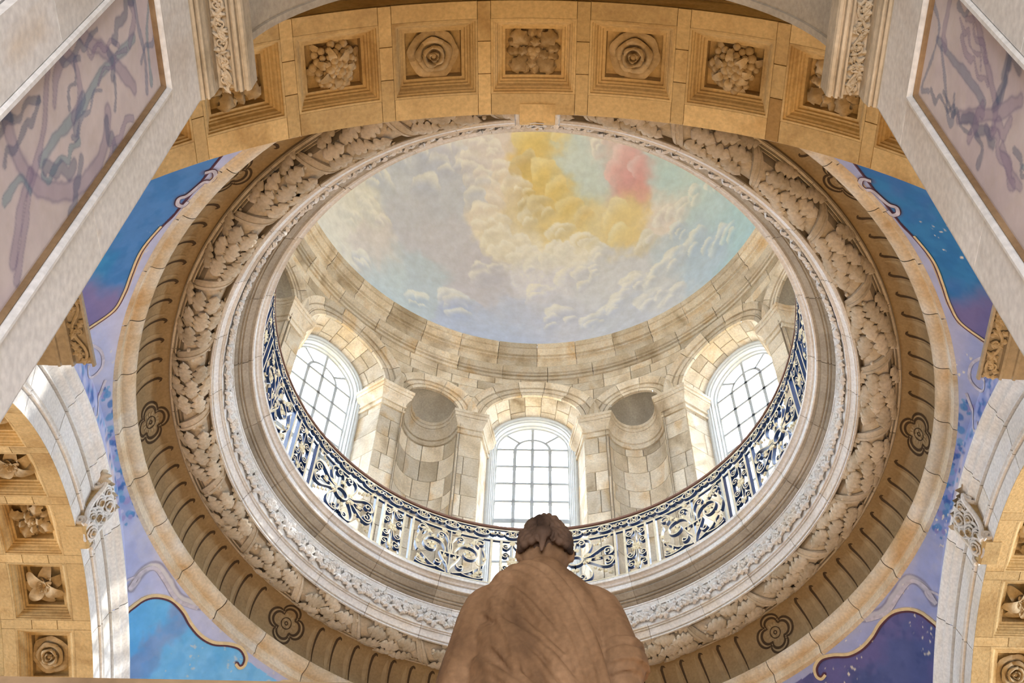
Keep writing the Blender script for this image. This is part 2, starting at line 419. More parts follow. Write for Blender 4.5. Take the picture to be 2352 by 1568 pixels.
def ring_segments(name, prof, n, mat, parent, gap=0.07, off=0.0):
    d = 360.0 / n
    me = MB().add(*lathe(prof, gap, d - gap, max(4, int(d / 1.6)))).mesh(name, mat)
    for k in range(n):
        link(name, me, parent, rz(off + k * d + rnd.uniform(-0.02, 0.02)))
ring_segments('roll_stone', P_ROLL, 40, MT['roll'], ring, 0.06, 3)
ring_segments('fillet_stone', P_FILL, 30, MT['carve'], ring, 0.05, 1)
ring_segments('moulding_stone', P_MOULD, 30, MT['pale'], ring, 0.045, 5)
ring_segments('bed_moulding_stone', P_BED, 24, MT['pale'], ring, 0.04, 2)
ring_segments('corona_stone', P_CORONA, 24, MT['grey'], ring, 0.06, 6.5)
ring_segments('fascia_stone', P_FASCIA, 24, MT['pale'], ring, 0.05, 6.5)

# cove decoration: painted flutes and rosettes
def cove_pt(az, t, lift=0.004):   # t in 0..84 deg
    a = RAD(t); r = 4.44 + (0.36 - lift) * math.cos(a); z = 12.62 + (0.53 - lift) * math.sin(a)
    return (r * math.cos(RAD(az)), r * math.sin(RAD(az)), z)
def cove_stroke(path, width, lift=0.004):
    P = np.asarray(path, float); n = len(P); width = np.broadcast_to(width, (n,))
    T = np.gradient(P, axis=0); sc = np.array([0.080, 0.0078])  # metres per degree
    Tm = T * sc; Tm /= np.linalg.norm(Tm, axis=1, keepdims=True) + 1e-9
    N = np.stack([-Tm[:, 1], Tm[:, 0]], 1) / sc
    V = []
    for i in range(n):
        for s in (-0.5, 0.5):
            q = P[i] + N[i] * s * width[i]; V.append(cove_pt(q[0], min(q[1], 84), lift))
    return V, grid_faces(n, 2)
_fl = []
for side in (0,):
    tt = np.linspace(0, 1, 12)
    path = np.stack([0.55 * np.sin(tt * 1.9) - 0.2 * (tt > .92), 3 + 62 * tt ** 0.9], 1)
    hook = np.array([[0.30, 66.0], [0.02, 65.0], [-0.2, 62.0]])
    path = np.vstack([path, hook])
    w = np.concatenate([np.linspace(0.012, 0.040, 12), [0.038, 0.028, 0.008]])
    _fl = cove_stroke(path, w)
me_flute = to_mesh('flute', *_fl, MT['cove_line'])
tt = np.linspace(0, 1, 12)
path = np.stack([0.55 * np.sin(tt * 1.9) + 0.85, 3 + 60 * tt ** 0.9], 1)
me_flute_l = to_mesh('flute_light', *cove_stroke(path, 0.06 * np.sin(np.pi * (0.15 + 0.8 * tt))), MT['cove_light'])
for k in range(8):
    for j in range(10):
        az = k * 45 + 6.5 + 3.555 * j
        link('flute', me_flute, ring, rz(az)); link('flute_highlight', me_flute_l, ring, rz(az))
# rosette line work
mb = MB()
def quatrefoil(r, lob, n=72):
    t = np.linspace(0, 2 * PI, n)
    rr = r * (0.60 + 0.48 * np.abs(np.cos(2 * t)) ** 0.55)
    return np.stack([rr * np.cos(t) / 0.080, 38 + rr * np.sin(t) / 0.0078], 1)
for r, lob, w, m, lf in ((0.255, 0.42, 0.030, 0, .006), (0.225, 0.42, 0.020, 1, .006), (0.195, 0.42, 0.034, 0, .006)):
    V, F = cove_stroke(quatrefoil(r, lob), w, lf); mb.add(V, F, m)
for q in range(4):
    for dq in (-22, 0, 22):
        a = RAD(q * 90 + dq)
        p0 = (0.085 * math.cos(a) / 0.08, 38 + 0.085 * math.sin(a) / 0.0078); p1 = (0.135 * math.cos(a) / 0.08, 38 + 0.135 * math.sin(a) / 0.0078)
        V, F = cove_stroke([p0, ((p0[0] + p1[0]) / 2, (p0[1] + p1[1]) / 2), p1], [0.02, 0.03, 0.02], .006); mb.add(V, F, 1)
    a = RAD(q * 90 + 45)
    V, F = cove_stroke([(0.03 * math.cos(a) / 0.08, 38 + 0.03 * math.sin(a) / 0.0078), (0.09 * math.cos(a) / 0.08, 38 + 0.09 * math.sin(a) / 0.0078)], [0.03, 0.05], .0065); mb.add(V, F, 1)
for r_ in (0.022, 0.075):
    t = np.linspace(0, 2 * PI, 20)
    V, F = cove_stroke(np.stack([r_ * np.cos(t) / 0.08, 38 + r_ * np.sin(t) / 0.0078], 1), 0.014, .008); mb.add(V, F, 0)
me_ros = mb.mesh('painted_rosette', [MT['cove_line'], MT['cove_light']])
for k in range(8): link('painted_rosette', me_ros, ring, rz(k * 45))

# ------------------------------------------------------------------ leaf and petal patches
def leaf_data(l, w, lobes=3, bow=0.05, droop=0.025, nu=15, nv=7, lobe_amp=0.35, vein=0.012):
    V = []
    for i in range(nu):
        u = i / (nu - 1)
        hw = w * (math.sin(PI * min(1, u * 0.93 + 0.06)) ** 0.7) * (1 + lobe_amp * math.cos(2 * PI * lobes * u + 0.6))
        for j in range(nv):
            v = -1 + 2 * j / (nv - 1)
            z = bow * math.sin(PI * u) + 0.5 * bow * (1 - v * v) - (droop if abs(v) > 0.99 else 0)
            z += vein * (1 - abs(v)) ** 3 + 0.5 * vein * math.cos(2 * PI * lobes * u) * abs(v)
            V.append((l * (u - 0.1) + 0.18 * l * abs(v) * (0.5 - u), hw * v, z))
    return np.array(V), grid_faces(nu, nv)
def petal_data(l, w, cup=0.3, curl=0.2, nu=7, nv=6, ruffle=0.0):
    V = []
    for i in range(nu):
        u = i / (nu - 1)
        hw = w * (0.35 + 0.65 * math.sin(PI * min(0.86, u * 0.8 + 0.06)))
        for j in range(nv):
            v = -1 + 2 * j / (nv - 1)
            V.append((l * u * (1 - 0.12 * v * v) , hw * v, cup * l * v * v * 0.6 + l * 0.28 * math.sin(u * PI * 0.9) - curl * l * u ** 3 + ruffle * math.sin(7 * v + 9 * u) * u))
    return np.array(V), grid_faces(nu, nv)
ME = {}
def petal_me(key, mat='carve', **k):
    if key not in ME: ME[key] = to_mesh('petal', *petal_data(**k), MT['flower'], angle=85)
    return ME[key]
def PM(phi, r0, z0, tilt, sc=1.0):
    return Matrix.Rotation(RAD(phi), 4, 'Z') @ Matrix.Translation((r0, 0, z0)) @ Matrix.Rotation(RAD(-tilt), 4, 'Y') @ Matrix.Scale(sc, 4)

ROS = {}
def rosette_kit(kind):
    if kind in ROS: return ROS[kind]
    mb = MB(); pet = []
    if kind == 'rose':
        mb.add(*sphere((0, 0, 0.11), 0.03, 8, 6, (1, 1, 1.2))); mb.add(*sphere((0, 0, 0.0), 0.17, 12, 6, (1, 1, 0.45)))
        for n, r, h, fl_, span, ph in ((3, .034, .165, .012, 74, 10), (4, .068, .150, .030, 58, 40), (5, .112, .120, .048, 46, 15), (6, .160, .075, .060, 40, 45)):
            key = ('rosep', n)
            if key not in ME:
                V = []
                for u in np.linspace(0, 1, 7):
                    for v in np.linspace(-1, 1, 8):
                        rr = r * (.72 + .28 * u) + fl_ * u ** 2.2 * (1 - .25 * v * v) + .006 * math.sin(5 * v + 7 * u) * u
                        z = h * math.sin(min(1.0, u * 1.05) * 1.95) / math.sin(1.95) * (1 - .22 * v * v * u) if u < .9 else h * (1 - .22 * v * v) * .93
                        V.append((rr * math.cos(RAD(span) * v) - 0, rr * math.sin(RAD(span) * v), z))
                ME[key] = to_mesh('petal', V, grid_faces(7, 8), MT['flower'], angle=85)
            for k in range(n): pet.append((ME[key], Matrix.Rotation(RAD(ph + 360 * k / n + rnd.uniform(-7, 7)), 4, 'Z') @ Matrix.Scale(rnd.uniform(.95, 1.05), 4)))
    elif kind == 'acanthus':
        for (x, y, z, r) in ((0, 0, .09, .055), (.03, .03, .11, .03), (-.03, .02, .11, .03), (.0, -.035, .115, .03)): mb.add(*sphere((x, y, z), r, 8, 5))
        mb.add(*sphere((0, 0, 0.03), 0.10, 10, 5, (1, 1, 0.6)))
        def aleaf(key, l, w, rise, curl):
            if key not in ME:
                V = []
                for i_ in range(15):
                    u = i_ / 14
                    hw_ = w * (math.sin(PI * min(1, .12 + .86 * u)) ** .6) * (1 + .22 * math.cos(2 * PI * 4 * u))
                    ang = curl * max(0, u - .45) ** 1.3 * 3.2
                    x = l * (u if u < .45 else .45 + .55 * math.sin(ang) / max(ang, .01) * (u - .45) / .55); zz = rise * math.sin(min(u, .6) / .6 * PI / 2) - (.12 * (u - .6) * curl if u > .6 else 0)
                    for v in np.linspace(-1, 1, 7): V.append((x, hw_ * v, zz - .035 * v * v + .014 * (1 - abs(v)) ** 3))
                ME[key] = to_mesh('petal', V, grid_faces(15, 7), MT['flower'], angle=85)
            return ME[key]
        b = aleaf('ac_big', .29, .068, .11, 1.2); s_ = aleaf('ac_small', .24, .045, .07, .9); t_ = aleaf('ac_up', .15, .04, .13, 1.3)
        for k in range(4):
            pet += [(b, PM(45 + 90 * k + 8, .03, .02, 0)), (s_, PM(90 * k + 14, .03, .01, 0)), (s_, PM(90 * k - 10, .03, .005, 0)), (t_, PM(90 * k, .02, .03, 0))]
    elif kind == 'fruit':
        for k in range(46):
            a = k * 2.399; q = (k / 46) ** 0.55 * 0.20; r = rnd.uniform(.026, .046)
            mb.add(*sphere((q * math.cos(a), q * math.sin(a), .15 * (1 - (q / .25) ** 2) + .02), r, 8, 5))
        mb.add(*sphere((0, 0, 0), 0.17, 10, 5, (1, 1, 0.6)))
        b = petal_me('fr_leaf', l=.09, w=.036, cup=0.2, curl=0.7, ruffle=0.01)
        for k in range(13):
            a = k * 27.7; q = 0.16 if k % 2 else 0.08
            pet.append((b, PM(a, q, .16 - .11 * (k % 2), 10 + 14 * (k % 3))))
    else:  # lily
        for k in range(8):
            a = k * PI / 4; mb.add(*tube([(0, 0, .04), (.03 * math.cos(a), .03 * math.sin(a), .10), (.055 * math.cos(a), .055 * math.sin(a), .13)], [.012, .01, .016], 5))
        mb.add(*sphere((0, 0, 0.03), 0.07, 8, 5))
        b = petal_me('li_big', l=.215, w=.075, cup=0.22, curl=0.28, ruffle=0.002, nu=9, nv=7); s_ = petal_me('li_small', l=.12, w=.042, cup=0.3, curl=0.3)
        for k in range(7): pet.append((b, PM(51.4 * k + rnd.uniform(-8, 8), .035, .03 + .02 * (k % 2), 14 + 16 * (k % 2))))
        for k in range(6): pet.append((s_, PM(60 * k + 20, .02, .06, 45)))
    ROS[kind] = (mb.mesh('rosette', MT['flower']), pet)
    return ROS[kind]
def place_rosette(kind, parent, mat):
    core_me, pet = rosette_kit(kind)
    o = link('rosette', core_me, parent, mat)
    for me, m in pet: link('petal', me, o, m)
    return o

# ------------------------------------------------------------------ the four great arches
STEP = 12.55
def arch_map(u, v, w):      # u arch angle (deg), v distance out, w depth into the stone
    r = RI + w; a = np.radians(u)
    return np.stack([r * np.sin(a), -v, ZC + r * np.cos(a)], -1)
def rotY(th): return Matrix.Translation((0, 0, ZC)) @ Matrix.Rotation(RAD(th), 4, 'Y') @ Matrix.Translation((0, 0, -ZC))
HC = 5.42
me_rail_in = to_mesh('soffit_stone', *stone(arch_map, -HC, HC, 4.95, 5.145, 6, 2, 0.0, 0.0, 0.05, bu=.03, bv=.002), MT['warm'])
me_rail_out = to_mesh('soffit_stone', *stone(arch_map, -HC, HC, 5.815, 5.97, 6, 2, 0.0, 0.0, 0.05, bu=.03, bv=.002), MT['warm'])
me_rib = [to_mesh('soffit_stone', *stone(arch_map, HC, STEP - HC, a, b, 3, 3, 0.02, 0.002, 0.05, bu=.03, bv=.002), MT['warm']) for a, b in ((4.95, 5.33), (5.33, 5.62), (5.62, 5.97))]
_loops = [(.367, .335, 0), (.348, .316, .0), (.345, .313, .016), (.330, .298, .020), (.326, .294, .034), (.312, .280, .045), (.300, .268, .075), (.288, .256, .082), (.284, .252, .098), (.268, .236, .10), (.262, .230, .122), (.238, .206, .122), (.236, .204, .215)]
V = []; NL = 28
for hx, hy, w in _loops:
    s_ = np.linspace(-1, 1, 8)[:-1]
    pts = [(x * hx, -hy) for x in s_] + [(hx, y * hy) for y in s_] + [(-x * hx, hy) for x in s_] + [(-hx, -y * hy) for y in s_]
    p = np.array(pts); V.append(arch_map(np.degrees(p[:, 0] / RI), 5.48 + p[:, 1], np.full(len(p), w)))
V = np.concatenate(V)
F = grid_faces(len(_loops), NL, cv=True) + [list(range((len(_loops) - 1) * NL, len(_loops) * NL))]
me_coffer = to_mesh('coffer', V, F, MT['warm'], angle=25)
P_ARCHIV = [(3.90, .02), (3.874, .05), (4.065, .055), (4.07, .035), (4.08, .035), (4.085, .078), (4.10, .085), (4.115, .07), (4.13, .07), (4.145, .088), (4.16, .078), (4.165, .04), (4.175, .04), (4.18, .06), (4.425, .066), (4.43, .045), (4.44, .045), (4.443, .095), (4.458, .095), (4.462, .07), (4.51, .085), (4.56, .13), (4.59, .14), (4.595, .10), (4.605, .10), (4.61, .125), (4.65, .14), (4.69, .175), (4.73, .19), (4.755, .19), (4.772, .175), (4.772, .02)]
def archiv_seg(a0, a1, n):
    V = []
    for a in np.radians(np.linspace(a0, a1, n)):
        for r, p in P_ARCHIV: V.append((r * math.sin(a), -A_IN + p, ZC + r * math.cos(a)))
    return V, grid_faces(n, len(P_ARCHIV))
me_vous = to_mesh('voussoir', *archiv_seg(-STEP / 2 + 0.05, STEP / 2 - 0.05, 9), MT['pale'])

def console(parent):
    """carved keystone bracket with scrolls and flowers at the crown"""
    prof = [(-.05, 10.76), (.12, 10.755), (.15, 10.775), (.155, 10.84), (.125, 10.90), (.11, 10.97), (.11, 11.06), (.125, 11.16), (.15, 11.26), (.175, 11.35), (.18, 11.43), (.165, 11.49), (.12, 11.52), (-.05, 11.53)]
    mb = MB()
    n = len(prof)
    V = [(x * (0.155 + 0.07 * (z - 10.74)), -A_IN + p, z) for x in (-1, 1) for p, z in prof]
    F = [[i, (i + 1) % n, n + (i + 1) % n, n + i] for i in range(n)] + [list(range(n)), list(range(n, 2 * n))[::-1]]
    mb.add(V, F)
    k = mb.obj('keystone', MT['warm'], parent, smooth=False)
    # flanking S ribbons with scroll ends
    for s in (-1, 1):
        m2 = MB()
        pth = [(-.0 + p + .015, z) for p, z in prof[2:12]]
        sp = spiral(.09, 10.84, .07, .02, -60, 480, 26); su = spiral(.10, 11.43, .085, .025, 30, -420, 26)
        for q, wd in ((catmull(pth, 3), .028), (sp, .026), (su, .03)):
            xx = s * (0.165 + 0.07 * (q[:, 1] - 10.74))
            m2.add(*tube(np.stack([xx, -A_IN + q[:, 0], q[:, 1]], 1), wd, 6))
        m2.obj('scroll_ribbon', MT['pale'], k)
    # flowers on the face
    fl = [(0, 10.86, .66), (-.06, 10.99, .55), (.08, 11.03, .6), (0, 11.13, .74), (-.1, 11.22, .6), (.11, 11.25, .62), (0, 11.34, .76), (-.11, 11.41, .55), (.11, 11.42, .55)]
    for i, (x, z, sc) in enumerate(fl):
        p = np.interp(z, [q[1] for q in prof[1:12]], [q[0] for q in prof[1:12]])
        m = Matrix.Translation((x, -A_IN + p - .01, z)) @ Matrix.Rotation(RAD(-90 - 25), 4, 'X') @ Matrix.Rotation(rnd.uniform(0, 6), 4, 'Z') @ Matrix.Scale(sc, 4)
        core_me, pet = rosette_kit('rose' if i % 2 == 0 else 'lily')
        o = link('flower', core_me, k, m)
    mb2 = MB()
    for (x, z, sc) in [q for q in fl]:
        p = np.interp(z, [q[1] for q in prof[1:12]], [q[0] for q in prof[1:12]])
        core_me, pet = rosette_kit('rose')
        m = Matrix.Translation((x, -A_IN + p - .01, z)) @ Matrix.Rotation(RAD(-115), 4, 'X') @ Matrix.Rotation(rnd.uniform(0, 6), 4, 'Z') @ Matrix.Scale(sc * .8, 4)
        for pm, mm in pet[3:]:
            vv = np.array([(m @ mm @ v.co)[:] for v in pm.vertices]); mb2.add(vv, [list(f.vertices) for f in pm.polygons])
    mb2.obj('flower_petals', MT['pale'], k)
    # leafy top
    for a in (-40, -14, 14, 40):
        V, F = leaf_data(.26, .085, 3, .05)
        m = Matrix.Translation((a * .004, -A_IN + .15, 11.44)) @ Matrix.Rotation(RAD(a), 4, 'Y') @ Matrix.Rotation(RAD(-90), 4, 'Y') @ Matrix.Rotation(RAD(90), 4, 'X') @ Matrix.Rotation(RAD(90), 4, 'X')
        link('leaf', to_mesh('leaf', V, F, MT['carve']), k, m)
    return k

KINDS_S = {0: 'acanthus', 1: 'rose', -1: 'rose', 2: 'fruit', -2: 'fruit', 3: 'acanthus', -3: 'acanthus', 4: 'lily', -4: 'lily'}
KINDS_W = {0: 'acanthus', 1: 'lily', -1: 'lily', 2: 'rose', -2: 'rose', 3: 'fruit', -3: 'fruit'}
ARCH = {}
for k, side in enumerate(('south', 'east', 'north', 'west')):
    root = empty('wall_' + side, 'great coffered sandstone arch %s' % WHERE[side], 'arch', kind='structure')
    root.matrix_world = rz(90 * k); ARCH[side] = root
    bk = MB()
    th = np.linspace(-90, 90, 61)
    for d0, d1, w in ((4.99, 5.99, .26),):
        U, Vv = np.meshgrid(th, [d0, d1], indexing='ij')
        bk.add(arch_map(U.ravel(), Vv.ravel(), np.full(U.size, w)), grid_faces(61, 2))
    # outer face towards the aisle
    for yy in (5.975,):
        pr = [(3.88, yy), (7.5, yy)]
        V = [(r * math.sin(RAD(a)), -y, ZC + r * math.cos(RAD(a))) for a in th for r, y in pr]
        bk.add(V, grid_faces(61, 2))
    bk.obj('arch_core', MT['warm'], root)
    off = {'south': -0.6, 'west': 1.6, 'east': -1.6, 'north': 0.0}[side]
    if side == 'north': continue_cof = False
    else: continue_cof = True
    n = 7
    for i in range(-6, 7):
        t = i * STEP + off
        link('soffit_stone', me_rail_in, root, rotY(t)); link('soffit_stone', me_rail_out, root, rotY(t))
        for me in me_rib: link('soffit_stone', me, root, rotY(t))
        link('coffer', me_coffer, root, rotY(t))
        kinds = KINDS_S if side == 'south' else KINDS_W
        if continue_cof and i in kinds:
            sg = -i if side == 'east' else i
            m = rotY(t) @ Matrix.Translation((0, -5.48, ZC + RI + .212)) @ Matrix.Rotation(PI, 4, 'X') @ Matrix.Rotation(rnd.uniform(-.3, .3), 4, 'Z')
            place_rosette(kinds[i], root, m)
    for a0, a1 in ((-90, -6 * STEP - HC + off), (7 * STEP - HC + off, 90)):
        if a1 - a0 > 0.5:
            V, F = stone(arch_map, a0, a1, 4.95, 5.97, 4, 3, 0.02, 0.002, 0.05); link('soffit_stone', to_mesh('soffit_stone', V, F, MT['warm']), root)
    for i in range(-7, 8):
        link('voussoir', me_vous, root, rotY(i * STEP))
    if side != 'north': console(root)

# ------------------------------------------------------------------ painted pendentives
CART = [(152.56, 10.88), (156.0, 11.17), (157.77, 11.49), (157.41, 11.86), (157.03, 12.0), (155.87, 12.1), (153.9, 12.17), (151.38, 12.18), (149.03, 12.15), (146.56, 12.14), (144.26, 12.17), (142.19, 12.25), (140.33, 12.29), (138.81, 12.26), (138.27, 12.2), (138.56, 12.16), (139.37, 12.17)]
NEARC = [(233.02, 12.16), (225.77, 12.26), (219.99, 12.28), (217.53, 12.25), (213.4, 12.21), (209.46, 12.23), (206.54, 12.24), (203.69, 12.2), (201.57, 12.03), (200.06, 11.82)]
VOLUTE = [(227.12, 12.21), (227.74, 12.27), (226.95, 12.33), (226.0, 12.33), (225.59, 12.28), (223.73, 12.26), (222.86, 12.24), (222.34, 12.2), (221.41, 12.23), (221.28, 12.29), (222.09, 12.3)]
SWAG = [(159.91, 11.95), (160.72, 12.13), (159.91, 12.25), (157.06, 12.26), (153.68, 12.24), (151.38, 12.29), (150.08, 12.33)]
EDGE2 = [(173.25, 12.42), (166.83, 12.40), (159.95, 12.40), (155.0, 12.38)]
FLOW = [(197.2, 11.95), (195.2, 11.78), (192.6, 11.98), (190.2, 12.14), (187.2, 12.2), (195.73, 11.51), (193.14, 11.53), (189.51, 11.5), (188.61, 11.69), (186.22, 11.82), (183.73, 11.86), (185.72, 11.63), (183.43, 12.30), (180.49, 12.28), (178.1, 12.3), (175.9, 12.3), (175.09, 12.26), (172.8, 11.85), (170.41, 11.79), (167.41, 11.71), (165.75, 11.5), (163.21, 11.45), (172.33, 12.23), (170.06, 12.23)]
SPH_R2, SPH_Z = 5.03 ** 2 + 4.93 ** 2, 7.3
_rf = random.Random(3)
BLOBS = []
for (a, z) in FLOW:
    for q in range(13):
        BLOBS.append((a + _rf.uniform(-1.5, 1.5), z + _rf.uniform(-.14, .14), _rf.uniform(.02, .06), _rf.choice([(62, 120, 182), (84, 146, 196), (70, 104, 170), (206, 204, 226), (160, 150, 198), (120, 170, 205)])))
def pend_color(P):
    ph = np.degrees(np.arctan2(P[:, 1], P[:, 0])) % 360
    east = P[:, 0] > 0
    ph = np.where(east, (180 - ph) % 360, ph)
    z = P[:, 2]
    n1 = fbm(P, 1.7); n2 = fbm(P, 6.0, 3); n3 = vnoise(P, 28.0)
    X = ph * 0.0864; Y = z * 1.38
    sc = lambda pts: [(a * 0.0864, b * 1.38) for a, b in pts]
    C = np.tile(lin((190, 194, 224)), (len(P), 1))
    C = blend(C, sstep(.42, .62, n1) * .55, lin((170, 178, 220)))
    C = blend(C, sstep(.5, .7, n2) * .35, lin((206, 202, 214)))
    C = blend(C, sstep(12.16, 12.34, z) * .5, lin((196, 194, 206)))
    C = blend(C, (1 - sstep(.0, .03, dist_poly(X, Y, sc(EDGE2)))) * .6, lin((140, 138, 168)))
    # peach basket band and garlands over the side arches
    d = dist_poly(X, Y, sc([(183.5, 12.22), (178.5, 12.16), (173.5, 12.13), (171.5, 12.05)]))
    C = blend(C, (1 - sstep(.07, .10, d + .03 * (n2 - .5))) * .85, lin((222, 204, 200)))
    ix = np.nonzero((ph > 155) & (ph < 202) & (z > 10.9))[0]; phs, zs_, n2s, n3s, Cs = ph[ix], z[ix], n2[ix], n3[ix], C[ix]
    for a, zz in FLOW:
        dd = np.hypot((phs - a) * .0864, (zs_ - zz) * 1.38)
        Cs = blend(Cs, (1 - sstep(.05, .24, dd + .12 * (n2s - .5))) * .5, lin((128, 150, 206)))
    for a, zz, r, c in BLOBS:
        dd = np.hypot((phs - a) * .0864, (zs_ - zz) * 1.38)
        Cs = blend(Cs, (1 - sstep(r * .7, r * 1.1, dd + .02 * (n3s - .5))) * .8, lin(c))
    C[ix] = Cs
    # near field (blue above, violet below)
    poly = sc(NEARC + [(197, 11.3), (203, 10.2), (225, 9), (247, 10.2), (253, 11.5), (247, 12.05), (240, 12.22)])
    ins = in_poly(X, Y, poly); dn = dist_poly(X, Y, sc(NEARC))
    fld = np.tile(lin((64, 138, 188)), (len(P), 1))
    fld = blend(fld, sstep(.4, .6, n1) * .6, lin((92, 128, 190)))
    fld = blend(fld, sstep(.45, .65, n2) * .4, lin((44, 112, 170)))
    fld = blend(fld, 1 - sstep(205.5, 210.0, ph + 5 * (n1 - .5) + 2.5 * (n2 - .5) + (z - 12.0) * 5), lin((132, 122, 164)))
    sd = np.where(ins, -1, 1) * dn
    inner = ins & (dist_poly(X, Y, poly + poly[:1]) > .03)
    C = blend(C, np.where(inner, 1.0, np.where(dn < .05, 1 - sstep(-.012, .012, sd), ins)), fld)
    C = blend(C, (1 - sstep(.024, .036, dn)) * (~ins) * (ph < 214.5), lin((220, 190, 140)))
    C = blend(C, (1 - sstep(.006, .014, np.abs(dn - .004))) * .9, lin((92, 50, 72)))
    dv = dist_poly(X, Y, sc([tuple(q) for q in catmull(VOLUTE, 4)]))
    C = blend(C, (1 - sstep(.02, .07, dv)) * .5, lin((104, 88, 120)))
    # far cartouche field
    cc = [tuple(q) for q in catmull(CART, 4)]
    half = cc[:54]; mir = [(270 - a, b) for a, b in half[::-1]]
    poly = sc(half + mir + [(117, 9.5), (135, 8), (152, 9.5)])
    ins = in_poly(X, Y, poly)
    west_f = np.tile(lin((112, 186, 236)), (len(P), 1))
    west_f = blend(west_f, sstep(.42, .6, n1) * .5, lin((146, 204, 244)))
    west_f = blend(west_f, (1 - sstep(1.0, 2.6, np.abs(ph - 151 + 4 * (n2 - .5)))) * .55, lin((140, 142, 186)))
    west_f = blend(west_f, sstep(.5, .68, n2) * .3, lin((84, 164, 226)))
    east_f = np.tile(lin((98, 108, 156)), (len(P), 1))
    east_f = blend(east_f, sstep(.42, .6, n1) * .6, lin((128, 112, 160)))
    east_f = blend(east_f, sstep(.5, .66, n2) * .4, lin((70, 84, 130)))
    dn = np.minimum(dist_poly(X, Y, sc(cc)), dist_poly(X, Y, sc([(270 - a, b) for a, b in cc])))
    sd = np.where(ins, -1, 1) * dn
    C = blend(C, np.where(dn < .05, 1 - sstep(-.012, .012, sd), ins), np.where(east[:, None], east_f, west_f))
    C = blend(C, sstep(-.006, .008, sd) * (1 - sstep(.032, .048, sd)), lin((226, 196, 146)))
    C = blend(C, (1 - sstep(.006, .018, np.abs(sd + .012))), lin((88, 44, 58)))
    dv = dist_poly(X, Y, sc([tuple(q) for q in catmull(SWAG, 5)]))
    C = blend(C, (1 - sstep(.05, .075, dv)) * np.where(ins, 0, .9), lin((150, 144, 162)))
    C = blend(C, (1 - sstep(.02, .05, dv + .05 * (n2 - .5))) * np.where(ins, 0, .95), lin((214, 208, 206)))
    # the east side is darker in tone, with flaking paint
    C = np.where(east[:, None], C * np.array([.80, .81, .88]), C)
    fk = (vnoise(P, 24.0) + .5 * vnoise(P, 45.0)) * sstep(.50, .62, fbm(P + 7.7, 1.6))
    C = blend(C, sstep(1.04, 1.16, fk) * np.where(east, 1, .5), lin((226, 216, 200)))
    return C
PEND = {}
for q, nm in enumerate(('northeast', 'northwest', 'southwest', 'southeast')):
    ph = np.linspace(q * 90, q * 90 + 90, 520); t = np.linspace(0, 1, 170)
    PHm, Tm = np.meshgrid(ph, t, indexing='ij')
    rmax = np.minimum(5 / np.maximum(1e-6, np.abs(np.cos(np.radians(PHm)))), 5 / np.maximum(1e-6, np.abs(np.sin(np.radians(PHm)))))
    rmax = np.minimum(rmax, math.sqrt(SPH_R2) * 0.9995)
    r = 4.93 + (rmax - 4.93) * (1 - (1 - Tm ** 1.25) ** 1.25)
    z = SPH_Z + np.sqrt(np.maximum(0, SPH_R2 - r * r))
    P = np.stack([r * np.cos(np.radians(PHm)), r * np.sin(np.radians(PHm)), z], -1).reshape(-1, 3)
    me = to_mesh('wall_' + nm, P, grid_faces(520, 170), MT['paint']); pigment(me, pend_color(P))
    PEND[nm] = tag(link('wall_' + nm, me), 'painted blue and lilac pendentive below the ring %s' % WHERE[nm], 'pendentive', kind='structure')
cut = math.sqrt(SPH_R2 - 25)
for k, side in enumerate(('south', 'east', 'north', 'west')):
    V = []; th = np.linspace(-88, 88, 460)
    for a in th:
        ra = RAD(a)
        # distance from arch centre to the sphere cut circle along this direction
        b = -2 * math.cos(ra) * (SPH_Z - ZC); c = (SPH_Z - ZC) ** 2 - cut * cut
        ro = (-b + math.sqrt(b * b - 4 * c)) / 2
        for t in np.linspace(0, 1, 16):
            r = 4.74 + (ro - 4.74) * t; V.append((r * math.sin(ra), -A_IN, ZC + r * math.cos(ra)))
    V = np.array(V)
    W = V @ np.array(rz(90 * k).to_3x3()).T
    me = to_mesh('painted_spandrel', V, grid_faces(460, 16), MT['paint']); pigment(me, pend_color(W))
    link('painted_spandrel', me, ARCH[side])

# crisp painted border lines lying on the pendentives
def pend_pt(a, z, lift):
    r = math.sqrt(max(.01, SPH_R2 - (z - SPH_Z) ** 2)); ca, sa = math.cos(RAD(a)), math.sin(RAD(a))
    r = min(r, 5 / max(1e-6, abs(ca)), 5 / max(1e-6, abs(sa))) - lift
    return (r * ca, r * sa, z - lift * .6)
def pend_strip(path, width, offs, mat, lift, name, parent, flip=False):
    P = catmull(path, 7); sc2 = np.array([.0864, 1.38]); Q = P * sc2; n = len(Q)
    T = np.gradient(Q, axis=0); T /= np.linalg.norm(T, axis=1, keepdims=True) + 1e-9
    N = np.stack([-T[:, 1], T[:, 0]], 1); w = np.broadcast_to(width, (n,)); V = []
    for i in range(n):
        for o_ in (offs - w[i] / 2, offs + w[i] / 2):
            a, z = (Q[i] + N[i] * o_) / sc2; V.append(pend_pt(180 - a if flip else a, z, lift))
    return link(name, to_mesh(name, V, grid_faces(n, 2), MT[mat]), parent)
